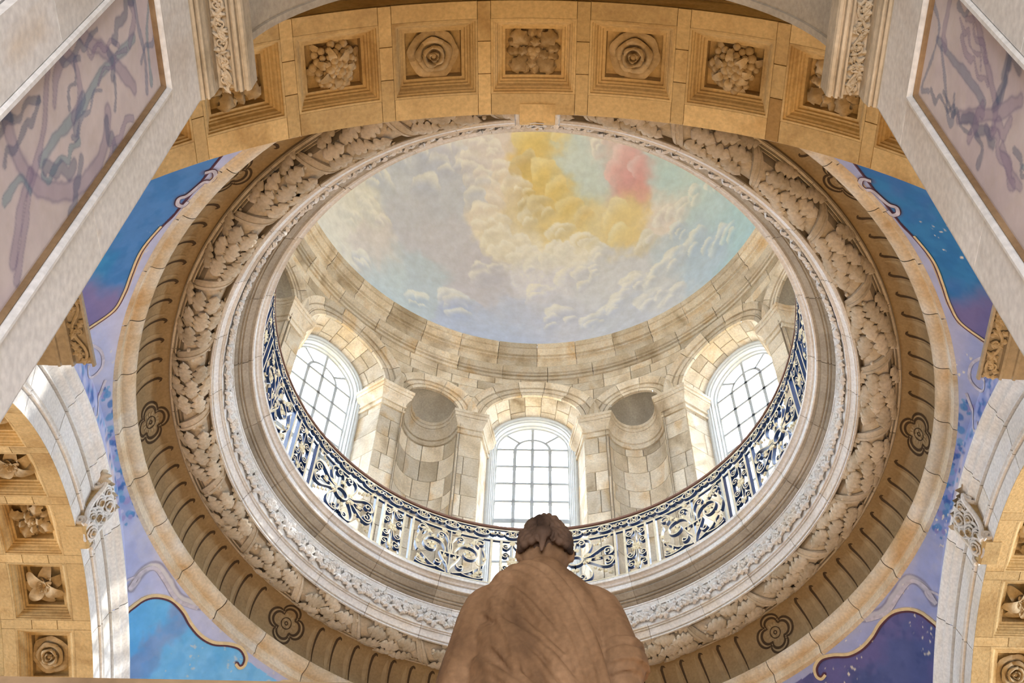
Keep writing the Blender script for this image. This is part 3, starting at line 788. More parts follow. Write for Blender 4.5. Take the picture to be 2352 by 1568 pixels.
for flip, nw, sw in ((False, 'northwest', 'southwest'), (True, 'northeast', 'southeast')):
    for pth in (CART, [(270 - a, b) for a, b in CART]):
        sg = 1 if pth is CART else -1
        pend_strip(pth, .040, sg * -.016, 'gilt_line', .006, 'gold_border', PEND[nw], flip)
        pend_strip(pth, .022, sg * .013, 'maroon', .007, 'maroon_border', PEND[nw], flip)
    pend_strip(NEARC, .020, 0, 'maroon', .006, 'maroon_border', PEND[sw], flip)
    pend_strip(NEARC[3:], .030, .022, 'gilt_line', .007, 'gold_border', PEND[sw], flip)
    for mir_ in (False, True):
        v = [(450 - a, b) for a, b in VOLUTE] if mir_ else VOLUTE
        if mir_: continue
        pend_strip(v, .062, 0, 'maroon', .006, 'volute_outline', PEND[sw], flip); pend_strip(v, .045, 0, 'lilac', .008, 'volute', PEND[sw], flip)
    for pth in ([(199.5, 12.0), (197.5, 12.16), (195, 12.2), (193.6, 12.12), (194.4, 12.03), (195.6, 12.08)], [(192.5, 12.24), (190.0, 12.18), (188.2, 12.06), (188.8, 11.96), (189.9, 12.0)]):
        pend_strip(pth, .035, 0, 'lilac', .006, 'painted_scroll', PEND[sw], flip)
    pend_strip([(a, b - .03) for a, b in SWAG], .05, 0, 'lilac', .006, 'painted_scroll', PEND[nw], flip)
    pend_strip([(161.2, 11.55), (161.6, 11.8), (161.0, 12.0), (160.2, 12.06), (159.8, 11.98), (160.2, 11.92)], .03, 0, 'lilac', .006, 'painted_scroll', PEND[nw], flip)

# ================================================================== THE DRUM
RW, ZS_ = 4.97, 20.0
drum = empty('wall_drum', 'round sandstone drum wall with arched windows and niches', 'wall', kind='structure')
def cyl(u, v, w):
    r = RW + w; a = np.radians(u); return np.stack([r * np.cos(a), r * np.sin(a), v], -1)
def keep_upper(u, v, rw=1.10, rn=0.70):
    u = (u + 22.5) % 45 - 22.5
    s = RAD(u) * RW; n = RAD(abs(u) - 22.5) * RW
    if v > ZS_: return math.hypot(s, v - ZS_) > rw and math.hypot(n, v - ZS_) > rn
    return 11.1 < abs(u) < 16.3
# backing skin that closes the joints
U, Vv = np.meshgrid(np.linspace(0, 360, 721), np.linspace(13.9, 21.7, 79), indexing='ij')
P = cyl(U.ravel(), Vv.ravel(), np.full(U.size, .03)); F = grid_faces(721, 79)
uu, vv = U.ravel(), Vv.ravel()
F = [f for f in F if keep_upper(uu[f].mean(), vv[f].mean(), 1.0, .6)]
link('joint_bed', to_mesh('joint_bed', P, F, MT['mortar']), drum)
MB().add(*lathe([(5.0, 21.4), (5.02, 22.55), (4.76, 22.55)], 0, 360, 120, True)).obj('attic_core', MT['mortar'], drum)

def bay_blocks(seed):
    r = random.Random(seed); out = []
    for sg in (-1, 1):
        z = 14.0
        while z < 19.45:
            h = r.uniform(.42, .66); z1 = min(19.5, z + h)
            if 19.5 - z1 < .25: z1 = 19.5
            cuts = [11.1, 16.34] if r.random() < .45 else [11.1, r.uniform(12.6, 14.8), 16.34]
            for a, b in zip(cuts[:-1], cuts[1:]):
                a_, b_ = (a, b) if sg > 0 else (-b, -a)
                out.append(stone(cyl, a_, b_, z, z1, 4, 2, .05, .004, .035))
            z = z1
    zs = [20.0, 20.36, 20.72, 21.06, 21.34, 21.6]
    for z0, z1 in zip(zs[:-1], zs[1:]):
        a = -22.5
        while a < 22.4:
            b = min(22.5, a + r.uniform(5.5, 9.5))
            if 22.5 - b < 3: b = 22.5
            Vb, Fb = stone(cyl, a, b, z0, z1, max(6, int((b - a) * 3)), 9, .05, .004, .035, keep=keep_upper)
            if Fb: out.append((Vb, Fb))
            a = b
    return out
def clean(V, F):
    used = sorted({i for f in F for i in f}); mp = {o: n for n, o in enumerate(used)}
    return np.asarray(V)[used], [[mp[i] for i in f] for f in F]
rest = MB()
for k in range(8):
    A = 45 * k
    blocks = bay_blocks(100 + k)
    if A in (45, 90, 135):
        for Vb, Fb in blocks:
            link('stone', to_mesh('stone', *clean(Vb, Fb), MT['drum']), drum, rz(A))
    else:
        Rm = np.array(rz(A).to_3x3())
        for Vb, Fb in blocks: Vb, Fb = clean(Vb, Fb); rest.add(Vb @ Rm.T, Fb)
o = rest.obj('stonework', MT['drum'], drum); o['kind'] = 'stuff'

# window reveals
def hw(u): return .955 - .125 * u
def rev_arch(u, v, w):
    rho = hw(u) + w; a = np.radians(v); y = rho * np.sin(a); x0 = np.sqrt(RW * RW - np.minimum(y * y, 1.2))
    return np.stack([x0 + (5.45 - x0) * u, y, ZS_ + rho * np.cos(a)], -1)
def rev_jamb(sg):
    def f(u, v, w):
        y = hw(u) + w; x0 = np.sqrt(RW * RW - y * y); return np.stack([x0 + (5.45 - x0) * u, sg * y, v], -1)
    return f
rev = []
aa = np.linspace(-90, 90, 10)
for i in range(9):
    o_ = 0.5 + (.12 if i % 2 else -.1)
    for a, b in ((0, o_), (o_, 1.0)): rev.append(stone(rev_arch, a, b, aa[i], aa[i + 1], 3, 6, .008, .25, .03))
for sg in (-1, 1):
    z = 14.0; r_ = random.Random(sg + 5)
    while z < 19.99:
        z1 = min(20.0, z + r_.uniform(.45, .7)); z1 = 20.0 if 20 - z1 < .2 else z1
        m_ = r_.uniform(.35, .65)
        for a, b in (((0, m_), (m_, 1)) if r_.random() < .5 else ((0, 1),)): rev.append(stone(rev_jamb(sg), a, b, z, z1, 3, 2, .008, .004, .03))
        z = z1
rev_me = [to_mesh('reveal_stone', V, F, MT['drum']) for V, F in rev]
mb = MB()
for f, g0, g1, n in ((rev_arch, -90, 90, 40), (rev_jamb(-1), 13.9, 20, 2), (rev_jamb(1), 13.9, 20, 2)):
    U, Vv = np.meshgrid([0, 1.0], np.linspace(g0, g1, n), indexing='ij'); mb.add(f(U.ravel(), Vv.ravel(), np.full(U.size, .028)), grid_faces(2, n))
# close the slot between reveal and frame
mb.add([(5.45, y, z) for y, z in ((-1.2, 13.9), (-.80, 13.9), (-.80, 20), (-1.2, 20))], [[0, 1, 2, 3]]); mb.add([(5.45, y, z) for y, z in ((1.2, 13.9), (.80, 13.9), (.80, 20), (1.2, 20))], [[0, 1, 2, 3]])
V = [(5.45, r * math.sin(RAD(a)), ZS_ + r * math.cos(RAD(a))) for a in np.linspace(-90, 90, 31) for r in (.80, 1.3)]
mb.add(V, grid_faces(31, 2)); mb.add(*box(5.0, 6.2, -1.2, 1.2, 13.7, 14.0))
me_revback = mb.mesh('reveal_bed', MT['drum'])

# archivolts on the drum wall
def archiv_cyl(prof, a0, a1, n):
    V = []
    for a in np.radians(np.linspace(a0, a1, n)):
        for rho, p in prof:
            s = rho * math.sin(a); az = s / RW; r = RW - p
            V.append((r * math.cos(az), r * math.sin(az), ZS_ + rho * math.cos(a)))
    return V, grid_faces(n, len(prof))
PW = [(.945, .0), (.945, .05), (1.02, .055), (1.024, .03), (1.034, .03), (1.038, .07), (1.055, .075), (1.07, .05), (1.145, .058), (1.15, .035), (1.16, .035), (1.165, .085), (1.20, .10), (1.24, .13), (1.285, .14), (1.305, .12), (1.31, -.01)]
PN = [(.535, .0), (.535, .05), (.60, .055), (.604, .03), (.614, .03), (.618, .066), (.632, .07), (.645, .048), (.71, .056), (.715, .035), (.724, .035), (.73, .08), (.77, .10), (.81, .13), (.85, .138), (.872, .12), (.88, -.01)]
cw = [-90, -62, -36, -11, 14, 40, 66, 90]; cn = [-90, -50, -14, 20, 55, 90]
me_aw = [to_mesh('archivolt_stone', *archiv_cyl(PW, a + .3, b - .3, 9), MT['drum']) for a, b in zip(cw[:-1], cw[1:])]
me_an = [to_mesh('archivolt_stone', *archiv_cyl(PN, a + .4, b - .4, 9), MT['drum']) for a, b in zip(cn[:-1], cn[1:])]

# niches (local frame centred on a niche)
NR = .545
def niche(u, v, w):
    a = np.radians(u); rho = NR + w; return np.stack([4.935 + rho * np.cos(a), rho * np.sin(a), v], -1)
def niche_blocks(seed):
    r = random.Random(seed); out = []; z = 14.0
    while z < 19.4:
        z1 = min(19.5, z + r.uniform(.36, .6)); z1 = 19.5 if 19.5 - z1 < .22 else z1
        a = -91.5
        while a < 91:
            b = min(91.5, a + r.uniform(28, 58)); b = 91.5 if 91.5 - b < 16 else b
            out.append(stone(niche, a, b, z, z1, 6, 2, .5, .004, .03)); a = b
        z = z1
    return out
V = []
for a in np.linspace(-90, 90, 25):
    for e in np.linspace(0, 90, 13):
        rho = NR * math.cos(RAD(e)); V.append((4.935 + rho * math.cos(RAD(a)), rho * math.sin(RAD(a)), ZS_ + NR * math.sin(RAD(e))))
me_hood = to_mesh('niche_hood', V, grid_faces(25, 13), MT['grey'])
U, Vv = np.meshgrid(np.linspace(-95, 95, 20), [13.9, 20.1], indexing='ij')
me_nback = to_mesh('niche_bed', niche(U.ravel(), Vv.ravel(), np.full(U.size, .025)), grid_faces(20, 2), MT['mortar'])
# impost capitals following pier and niche
wf = lambda x, y, sg: np.array((rz(-22.5 * sg) @ Vector((x, y, 0)))[:2])
left = [wf(5.40, .845, 1), wf(math.sqrt(RW ** 2 - .955 ** 2), .955, 1)]
left += [np.array([RW * math.cos(RAD(a)), RW * math.sin(RAD(a))]) for a in np.linspace(-11.3, -6.35, 4)[1:-1]] + [np.array([4.94, -.545])]
nar = [np.array([4.935 + NR * math.cos(RAD(a)), NR * math.sin(RAD(a))]) for a in np.linspace(-80, 80, 17)]
right = [np.array([p[0], -p[1]]) for p in left[::-1]]
path = np.array(left + nar + right)
T = np.diff(path, axis=0); T /= np.linalg.norm(T, axis=1, keepdims=True)
Nn = np.stack([-T[:, 1], T[:, 0]], 1)
off = [Nn[0]]
for i in range(1, len(path) - 1):
    m = Nn[i - 1] + Nn[i]; m /= np.linalg.norm(m); off.append(m / max(.4, m @ Nn[i]))
off.append(Nn[-1]); off = np.array(off)
PC = [(-.02, 19.43), (.035, 19.43), (.04, 19.485), (.015, 19.495), (.015, 19.58), (.045, 19.585), (.048, 19.62), (.03, 19.63), (.035, 19.67), (.055, 19.73), (.09, 19.78), (.115, 19.80), (.118, 19.825), (.095, 19.835), (.13, 19.845), (.135, 19.92), (.155, 19.925), (.16, 20.0), (-.02, 20.02)]
def impost(i0, i1):
    V = [(*(path[i] + off[i] * p), z) for i in range(i0, i1) for p, z in PC]
    return to_mesh('impost', V, grid_faces(i1 - i0, len(PC)), MT['drum'], angle=30)
nl = len(left)
me_imp = [impost(0, nl), impost(nl - 1, nl + len(nar) + 1), impost(nl + len(nar), len(path))]

for k in range(8):
    A = 45 * k
    for me in rev_me: link('reveal_stone', me, drum, rz(A))
    link('reveal_bed', me_revback, drum, rz(A))
    for me in me_aw: link('archivolt_stone', me, drum, rz(A))
    for me in me_an: link('archivolt_stone', me, drum, rz(A + 22.5))
    link('niche_hood', me_hood, drum, rz(A + 22.5)); link('niche_bed', me_nback, drum, rz(A + 22.5))
    for me in me_imp: link('impost', me, drum, rz(A + 22.5))
    nb = niche_blocks(300 + k)
    if A + 22.5 in (67.5, 112.5):
        for V, F in nb: link('niche_stone', to_mesh('niche_stone', V, F, MT['drum']), drum, rz(A + 22.5))
    else:
        m_ = MB()
        for V, F in nb: m_.add(V, F)
        o = m_.obj('niche_stonework', MT['drum'], drum, rz(A + 22.5)); o['kind'] = 'stuff'

# cornice at the foot of the dome
P_LOW = [(4.99, 21.53), (4.935, 21.53), (4.93, 21.60), (4.955, 21.612), (4.95, 21.632), (4.905, 21.632), (4.90, 21.67), (4.925, 21.682), (4.92, 21.70), (4.885, 21.71), (4.865, 21.75), (4.84, 21.78), (4.835, 21.84), (4.87, 21.86), (4.95, 21.87)]
P_UPP = [(4.9, 21.85), (4.868, 21.855), (4.862, 22.06), (4.84, 22.075), (4.79, 22.075), (4.785, 22.12), (4.805, 22.13), (4.80, 22.15), (4.755, 22.155), (4.75, 22.19), (4.725, 22.22), (4.70, 22.28), (4.715, 22.295), (4.71, 22.31), (4.682, 22.315), (4.675, 22.46), (4.82, 22.48)]
corn = empty('trim_2', 'weathered moulded cornice at the foot of the dome', 'cornice', kind='structure')
ring_segments('cornice_stone', P_LOW, 34, MT['drum'], corn, .06, 2); ring_segments('cornice_block', P_UPP, 38, MT['drum'], corn, .06, 4)

# ------------------------------------------------------------------ windows
WF = [(.87, 5.42), (.86, 5.37), (.82, 5.355), (.80, 5.36), (.79, 5.385), (.765, 5.39), (.755, 5.42), (.735, 5.43), (.73, 5.50), (.705, 5.51), (.70, 5.555), (.672, 5.56), (.668, 5.60)]
def window_sweep(prof, zb):
    V = []; n = 0
    for z in (zb, ZS_): V += [(x, -r, z) for r, x in prof]; n += 1
    for a in np.linspace(-90, 90, 33)[1:-1]: V += [(x, r * math.sin(RAD(a)), ZS_ + r * math.cos(RAD(a))) for r, x in prof]; n += 1
    for z in (ZS_, zb): V += [(x, r, z) for r, x in prof]; n += 1
    return V, grid_faces(n, len(prof))
me_frame = to_mesh('frame', *window_sweep(WF, 14.3), MT['frame'], angle=30)
GX, GW = 5.585, .67
zrow = [14.62, 15.16, 15.70, 16.24, 16.78, 17.32, 17.87, 18.42, 18.94, 19.46, 19.99]
def bar_box(y0, y1, z0, z1, t=.018): return box(GX - .045, GX + .03, y0, y1, z0, z1)
bars = []
for i, z in enumerate(zrow):
    h = .06 if i in (0, 6) else .029
    bars.append(bar_box(-GW, GW, z - h, z + h))
for y in (-GW / 2, 0, GW / 2): bars.append(bar_box(y - .03, y + .03, zrow[0], zrow[-1]))
bars.append(bar_box(-.026, .026, zrow[-1], ZS_ + GW))
def arc_bar(r, a0, a1, n, w=.026):
    V = []
    for a in np.radians(np.linspace(a0, a1, n)):
        for (rr, x) in ((r - w, GX - .03), (r + w, GX - .03), (r + w, GX + .02), (r - w, GX + .02)): V.append((x, rr * math.sin(a), zrow[-1] + rr * math.cos(a)))
    return V, grid_faces(n, 4, cv=True)
bars.append(arc_bar(GW / 2, -90, 90, 21))
for sg in (-1, 1):
    a = RAD(47 * sg); d = np.array([math.sin(a), math.cos(a)]); nn = np.array([d[1], -d[0]]) * .024
    V = []
    for x in (GX - .03, GX + .02):
        for q in (d * (GW / 2) + nn, d * GW + nn, d * GW - nn, d * (GW / 2) - nn): V.append((x, q[0], zrow[-1] + q[1]))
    bars.append((V, [[0, 1, 2, 3], [4, 7, 6, 5], [0, 4, 5, 1], [1, 5, 6, 2], [2, 6, 7, 3], [3, 7, 4, 0]]))
me_bars = [to_mesh('glazing_bar', V, F, MT['bars'], smooth=False) for V, F in bars]
panes = []
for z0, z1 in zip(zrow[:-1], zrow[1:]):
    for c in range(4): panes.append(box(GX - .004, GX, -GW + c * GW / 2 + .01, -GW + (c + 1) * GW / 2 - .01, z0 + .01, z1 - .01))
def sect(r0, r1, a0, a1, n=7):
    V = []
    for x in (GX - .004, GX):
        for a in np.radians(np.linspace(a0, a1, n)):
            for r in (r0, r1): V.append((x, r * math.sin(a), zrow[-1] + r * math.cos(a)))
    return V, grid_faces(n, 2) + [[i + 2 * n for i in f] for f in grid_faces(n, 2)]
for a0, a1 in ((-90, -47), (-47, 0), (0, 47), (47, 90)): panes.append(sect(GW / 2 + .01, GW - .005, a0 + 1, a1 - 1))
for a0, a1 in ((-90, 0), (0, 90)): panes.append(sect(.001, GW / 2 - .01, a0 + 1, a1 - 1))
me_panes = [to_mesh('pane', V, F, MT['glass'], smooth=False) for V, F in panes]
dirs = {0: 'east', 45: 'northeast', 90: 'north', 135: 'northwest', 180: 'west', 225: 'southwest', 270: 'south', 315: 'southeast'}
for k in range(8):
    A = 45 * k
    w = empty('window_%d' % (k + 1), 'tall round arched white sash window in the drum %s' % WHERE[dirs[A]], 'window', kind='structure'); w.matrix_world = rz(A)
    link('frame', me_frame, w)
    for me in me_bars: link('glazing_bar', me, w)
    for me in me_panes: link('pane', me, w)

# ------------------------------------------------------------------ the painted dome (clouds in soft colours)
RD, ZD = 4.78, 22.46
DBASE= [(-3.89, 2.08, 1.85, 235, 228, 215), (-4.18, 2.21, 0.69, 243, 236, 224), (-3.42, 3.09, 1.27, 226, 214, 212), (-3.1, 2.24, 2.87, 205, 208, 220), (-2.55, 2.99, 2.73, 196, 196, 210), (-1.93, 2.69, 3.45, 198, 200, 215), (-2.16, 3.6, 2.29, 203, 199, 213), (-1.39, 4.19, 1.83, 200, 194, 208), (-2.54, 3.86, 1.21, 188, 203, 219), (-3.13, 3.5, 0.9, 196, 213, 224), (-1.28, 2.22, 4.04, 236, 216, 205), (-0.69, 3.14, 3.54, 247, 226, 206), (-0.29, 3.58, 3.15, 251, 236, 212), (0.48, 3.83, 2.82, 250, 240, 226), (0.11, 4.3, 2.08, 226, 221, 232), (-0.25, 4.69, 0.88, 193, 198, 224), (-0.79, 4.7, 0.43, 180, 192, 224), (0.67, 4.6, 1.11, 202, 202, 218), (1.6, 4.13, 1.8, 216, 215, 224), (2.0, 4.29, 0.62, 203, 206, 220), (2.47, 3.94, 1.11, 214, 212, 214), (3.02, 3.26, 1.77, 193, 208, 223), (3.49, 3.0, 1.29, 178, 199, 219), (2.87, 2.83, 2.56, 243, 222, 210), (3.69, 2.39, 1.88, 188, 214, 220), (4.09, 2.3, 0.9, 172, 209, 216), (2.51, 1.8, 3.65, 197, 219, 216), (3.38, 2.07, 2.68, 205, 221, 217), (3.05, 2.42, 2.78, 180, 214, 218), (1.78, 1.86, 4.02, 230, 216, 205), (1.03, 2.13, 4.15, 205, 218, 214), (-1.76, 1.99, 3.98, 215, 210, 220), (1.04, 2.79, 3.74, 200, 217, 216), (-0.03, 2.19, 4.25, 228, 186, 88), (0.17, 2.84, 3.84, 226, 184, 86), (0.66, 3.28, 3.42, 230, 192, 100), (1.24, 3.29, 3.24, 236, 214, 160), (1.8, 3.26, 2.99, 240, 205, 130), (1.97, 2.08, 3.82, 230, 150, 146), (1.84, 2.51, 3.62, 222, 140, 140), (-0.2, 3.3, 3.45, 200, 170, 100)]
PUFF= [(-2.21, 2.32, 3.54, 0.52), (-1.75, 2.24, 3.84, 0.39), (-1.42, 2.45, 3.85, 0.35), (-1.27, 2.79, 3.67, 0.33), (-1.17, 3.18, 3.38, 0.35), (-0.96, 3.55, 3.06, 0.3), (-0.76, 3.82, 2.76, 0.33), (-0.47, 3.96, 2.63, 0.36), (-0.18, 4.09, 2.47, 0.31), (0.05, 4.15, 2.38, 0.26), (-3.1, 1.93, 3.08, 0.43), (-3.34, 2.29, 2.54, 0.29), (-3.56, 2.52, 1.95, 0.25), (-3.38, 2.85, 1.81, 0.23), (-2.67, 1.89, 3.48, 0.34), (-3.84, 2.52, 1.31, 0.24), (-3.53, 3.16, 0.63, 0.24), (0.48, 4.07, 2.46, 0.34), (0.86, 4.25, 2.01, 0.32), (1.14, 4.11, 2.15, 0.26), (0.11, 4.49, 1.64, 0.29), (0.57, 4.64, 0.99, 0.33), (2.21, 4.04, 1.28, 0.37), (2.56, 3.83, 1.28, 0.29), (3.0, 3.46, 1.38, 0.33), (3.33, 3.14, 1.37, 0.37), (3.79, 2.74, 0.98, 0.32), (1.93, 4.24, 1.07, 0.3), (2.45, 4.04, 0.74, 0.33), (2.86, 3.8, 0.51, 0.29), (1.57, 4.43, 0.85, 0.3), (1.21, 4.57, 0.71, 0.25), (-0.93, 4.26, 1.96, 0.34), (-1.63, 4.38, 1.02, 0.37), (-2.41, 4.07, 0.66, 0.24), (3.13, 2.73, 2.37, 0.27), (2.78, 3.0, 2.48, 0.24), (3.38, 2.42, 2.36, 0.22), (3.03, 3.08, 2.04, 0.22), (3.7, 2.06, 2.23, 0.2), (-0.7, 2.67, 3.9, 0.26), (-0.4, 3.0, 3.7, 0.28), (-0.01, 3.45, 3.31, 0.3), (0.57, 3.7, 2.97, 0.26), (1.05, 3.78, 2.73, 0.24), (1.42, 3.9, 2.37, 0.26), (2.42, 3.48, 2.2, 0.25), (2.24, 1.61, 3.91, 0.17), (-1.28, 2.05, 4.12, 0.26), (-0.99, 2.24, 4.1, 0.23), (1.41, 2.09, 4.06, 0.18)]
GOLDS= [(-0.08, 2.1, 4.29, 0.51, (226, 184, 84), (240, 206, 110)), (-0.27, 2.52, 4.05, 0.35, (178, 142, 74), (216, 180, 100)), (0.17, 2.68, 3.95, 0.39, (228, 188, 88), (242, 208, 116)), (0.47, 2.99, 3.7, 0.37, (224, 182, 82), (240, 204, 110)), (0.76, 3.27, 3.4, 0.35, (222, 180, 84), (238, 204, 116)), (1.09, 3.38, 3.2, 0.29, (206, 166, 84), (232, 198, 120)), (0.08, 3.23, 3.52, 0.33, (190, 160, 96), (226, 200, 140)), (1.8, 3.26, 2.99, 0.46, (232, 196, 112), (244, 216, 150)), (1.84, 3.52, 2.66, 0.32, (236, 204, 126), (246, 222, 160)), (1.97, 2.12, 3.8, 0.41, (226, 146, 142), (242, 196, 190)), (2.25, 2.31, 3.53, 0.31, (220, 136, 136), (238, 180, 176)), (1.75, 2.49, 3.69, 0.33, (224, 142, 140), (240, 186, 182)), (0.55, 1.91, 4.35, 0.29, (232, 194, 100), (244, 214, 130))]
PH, TH = np.meshgrid(np.linspace(0, 360, 1001), np.linspace(0, 90, 230), indexing='ij')
P = np.stack([RD * np.cos(np.radians(TH)) * np.cos(np.radians(PH)), RD * np.cos(np.radians(TH)) * np.sin(np.radians(PH)), RD * np.sin(np.radians(TH))], -1).reshape(-1, 3)
warp = np.stack([fbm(P, 1.1) - .5, fbm(P + 9.1, 1.1) - .5, fbm(P + 17.3, 1.1) - .5], 1)
warp2 = np.stack([fbm(P + 3.1, 3.4, 3) - .5, fbm(P + 12.1, 3.4, 3) - .5, fbm(P + 21.3, 3.4, 3) - .5], 1)
Q = P + warp * 1.1 + warp2 * .5
num = np.zeros((len(P), 3)); den = np.zeros(len(P)) + 1e-9
for x, y, z, r_, g_, b_ in DBASE:
    w = np.exp(-((Q[:, 0] - x) ** 2 + (Q[:, 1] - y) ** 2 + (Q[:, 2] - z) ** 2) / (2 * .30 ** 2)) + 1e-5 / (1e-3 + (Q[:, 0] - x) ** 2 + (Q[:, 1] - y) ** 2 + (Q[:, 2] - z) ** 2)
    num += w[:, None] * np.array((r_, g_, b_)); den += w
C = num / den[:, None]
vis = P[:, 1] > 1.0
def puff(C, c, rad, base, light, seed):
    d = P - c; dist = np.linalg.norm(d, axis=1)
    m = dist < rad * 1.5
    idx = np.nonzero(m)[0]
    if len(idx) == 0: return C
    dd = d[idx]; nrm = c / np.linalg.norm(c)
    up = np.array([0, 0, 1.0]) - nrm * nrm[2]; up /= np.linalg.norm(up) + 1e-9; rt = np.cross(nrm, up)
    a = np.arctan2(dd @ up, dd @ rt); lob = 1 + .10 * np.sin(3 * a + seed) + .07 * np.sin(5 * a + 2 * seed) + .5 * (warp2[idx] @ np.array([1, 1, 0]))
    q = dist[idx] / (rad * lob)
    t = (dd @ (up * .8 - rt * .45)) / rad
    al = (1 - sstep(.90, 1.0, q)) * sstep(-.75, .35, t)
    col = base[None] + (light - base)[None] * (sstep(.1, .95, t * .7 + q * .45))[:, None] * .9
    col = col - 9 * (1 - sstep(-.5, .3, t))[:, None]
    C[idx] = C[idx] + (col - C[idx]) * (al * .93)[:, None]
    return C
pr = random.Random(8)
allp = []
for x, y, z, r in PUFF:
    allp.append((x, y, z, r))
    for k in range(3):
        v = np.array([x, y, z]) + np.array([pr.uniform(-1, 1) for _ in range(3)]) * r * .9
        v = v / np.linalg.norm(v) * RD; allp.append((*v, r * pr.uniform(.35, .65)))
pr.shuffle(allp); allp.sort(key=lambda q: -q[3])
B0 = C.copy()
for i, (x, y, z, r) in enumerate(allp):
    c = np.array([x, y, z]); j = np.argmin(np.sum((P - c) ** 2, 1)); base = B0[j]
    light = base * .18 + np.array([255, 246, 232]) * .82
    C = puff(C, c, r * 1.3, base - np.array([12, 9, 3]), light, i * 1.7)
# warm golden and rose passages near the crown, as plain cloud colour
for x, y, z, r, col, lt in GOLDS:
    C = puff(C, np.array([x, y, z]), r * .92, np.array(col, float) * .5 + np.array(lt, float) * .5, np.array(lt, float) * .7 + 76, x * 9)
fn = (fbm(P, 9.0, 3) - .5) * 16
Cm = C.mean(0); C = Cm + (C - Cm) * 1.18
C = np.clip(255 - (255 - (C * np.array([.98, 1.02, 1.07]) + fn[:, None])) * .62, 0, 255)
me = to_mesh('ceiling', P + np.array([0, 0, ZD]), grid_faces(1001, 230), MT['paint']); pigment(me, lin(C))
tag(link('ceiling', me), 'dome painted with pastel clouds in grey lilac cream gold and rose', 'dome', kind='structure')

# ================================================================== CARVING ON THE RING
RT, ZT, RM = 4.205, 13.125, .175
def torus_frame(az, psi, lift, yaw):
    a = RAD(az); p = RAD(psi)
    er = Vector((math.cos(a), math.sin(a), 0)); et = Vector((-math.sin(a), math.cos(a), 0)); ez = Vector((0, 0, 1))
    n = er * math.cos(p) + ez * math.sin(p); b = n.cross(et)
    pos = er * RT + ez * ZT + n * (RM + lift)
    x = et * math.cos(yaw) + b * math.sin(yaw); y = n.cross(x)
    m = Matrix.Identity(4)
    for i in range(3): m[i][0] = x[i]; m[i][1] = y[i]; m[i][2] = n[i]; m[i][3] = pos[i]
    return m
def oak(l, w, lobes, nu=31, nv=9):
    """oak leaf hugging the torus: rounded lobes, sharp sinuses, raised midrib"""
    V = []
    for i in range(nu):
        u = i / (nu - 1)
        lob = abs(math.sin(PI * lobes * min(u * 1.02, 1))) ** .45
        hw_ = w * (math.sin(PI * min(1, u * .90 + .09)) ** .6) * (.42 + .64 * lob)
        for j in range(nv):
            v = -1 + 2 * j / (nv - 1); y = hw_ * v
            z = -y * y / (2 * (RM + .02)) + .024 * math.sin(PI * u) + .034 * u + .026 * lob * abs(v) ** .8 * (1 - abs(v) ** 4) + .016 * (1 - abs(v)) ** 4
            if abs(v) > .99: z -= .012
            V.append((l * (u - .15) - .10 * l * abs(v) * (u - .3), y, z))
    return np.array(V), grid_faces(nu, nv)
me_leaf = [to_mesh('oak_leaf', *oak(.33, .098, 4), MT['carve'], angle=60), to_mesh('oak_leaf', *oak(.31, .094, 3), MT['carve'], angle=60)]
NUN = 26
for k in range(NUN):
    a0 = k * 360 / NUN
    for c, rows in ((8.8, (-164, -120, -76, -32)), (5.5, (-142, -98, -54)), (2.3, (-164, -120, -76, -32))):
        for psi in rows:
            yw = RAD((psi + 97) * .26 + rnd.uniform(-9, 9))
            link('oak_leaf', me_leaf[rnd.randrange(2)], ring, torus_frame(a0 + c + rnd.uniform(-.3, .3), psi + rnd.uniform(-4, 4), .016, yw))
    # ribbon binding the garland
    V = []
    for t in np.linspace(0, 1, 17):
        psi = 10 - 200 * t; az = a0 - 1.0 + 5.2 * t - 1.6
        for s, l in ((-1, 0.0), (-.92, .034), (-.35, .040), (-.3, .028), (.3, .028), (.35, .040), (.92, .034), (1, 0.0)):
            aa_ = RAD(az + s * 1.0 * (0.55 + .45 * math.sin(PI * t))); p = RAD(psi)
            rr = RT + (RM + l) * math.cos(p); V.append((rr * math.cos(aa_), rr * math.sin(aa_), ZT + (RM + l) * math.sin(p)))
    link('ribbon', to_mesh('ribbon', V, grid_faces(17, 8), MT['carve']), ring)
mb = MB()
for k in range(330):
    m = torus_frame(rnd.uniform(0, 360), rnd.uniform(-175, -5), .012, 0); mb.add(*sphere(m.translation, rnd.uniform(.02, .032), 7, 5))
o = mb.obj('acorns', MT['carve'], ring); o['kind'] = 'stuff'

# rose scroll frieze, one unit every ten degrees
def frz(pts, h):   # (s, v) metres to the curved frieze; h = relief
    pts = np.asarray(pts, float); a = pts[:, 0] / 3.85; r = 3.852 - h
    return np.stack([r * np.cos(a), r * np.sin(a), 13.225 + pts[:, 1]], 1)
UL = 3.85 * RAD(10)
mb = MB()
def vine(p2, rad, h0=.012): mb.add(*tube(frz(p2, h0), rad, 5))
s = np.linspace(0, UL, 26); vine(np.stack([s, .135 + .085 * np.sin(2 * PI * s / UL)], 1), .021, .02)
vine(spiral(UL * .25, .125, .085, .02, 90, -330, 24), np.linspace(.02, .013, 24), .03)
vine(spiral(UL * .75, .145, .085, .02, 270, 690, 24), np.linspace(.02, .013, 24), .03)
vine(spiral(UL * .52, .215, .045, .012, 200, 560, 14), .014, .024); vine(spiral(UL * .97, .06, .045, .012, 20, 380, 14), .014, .024)
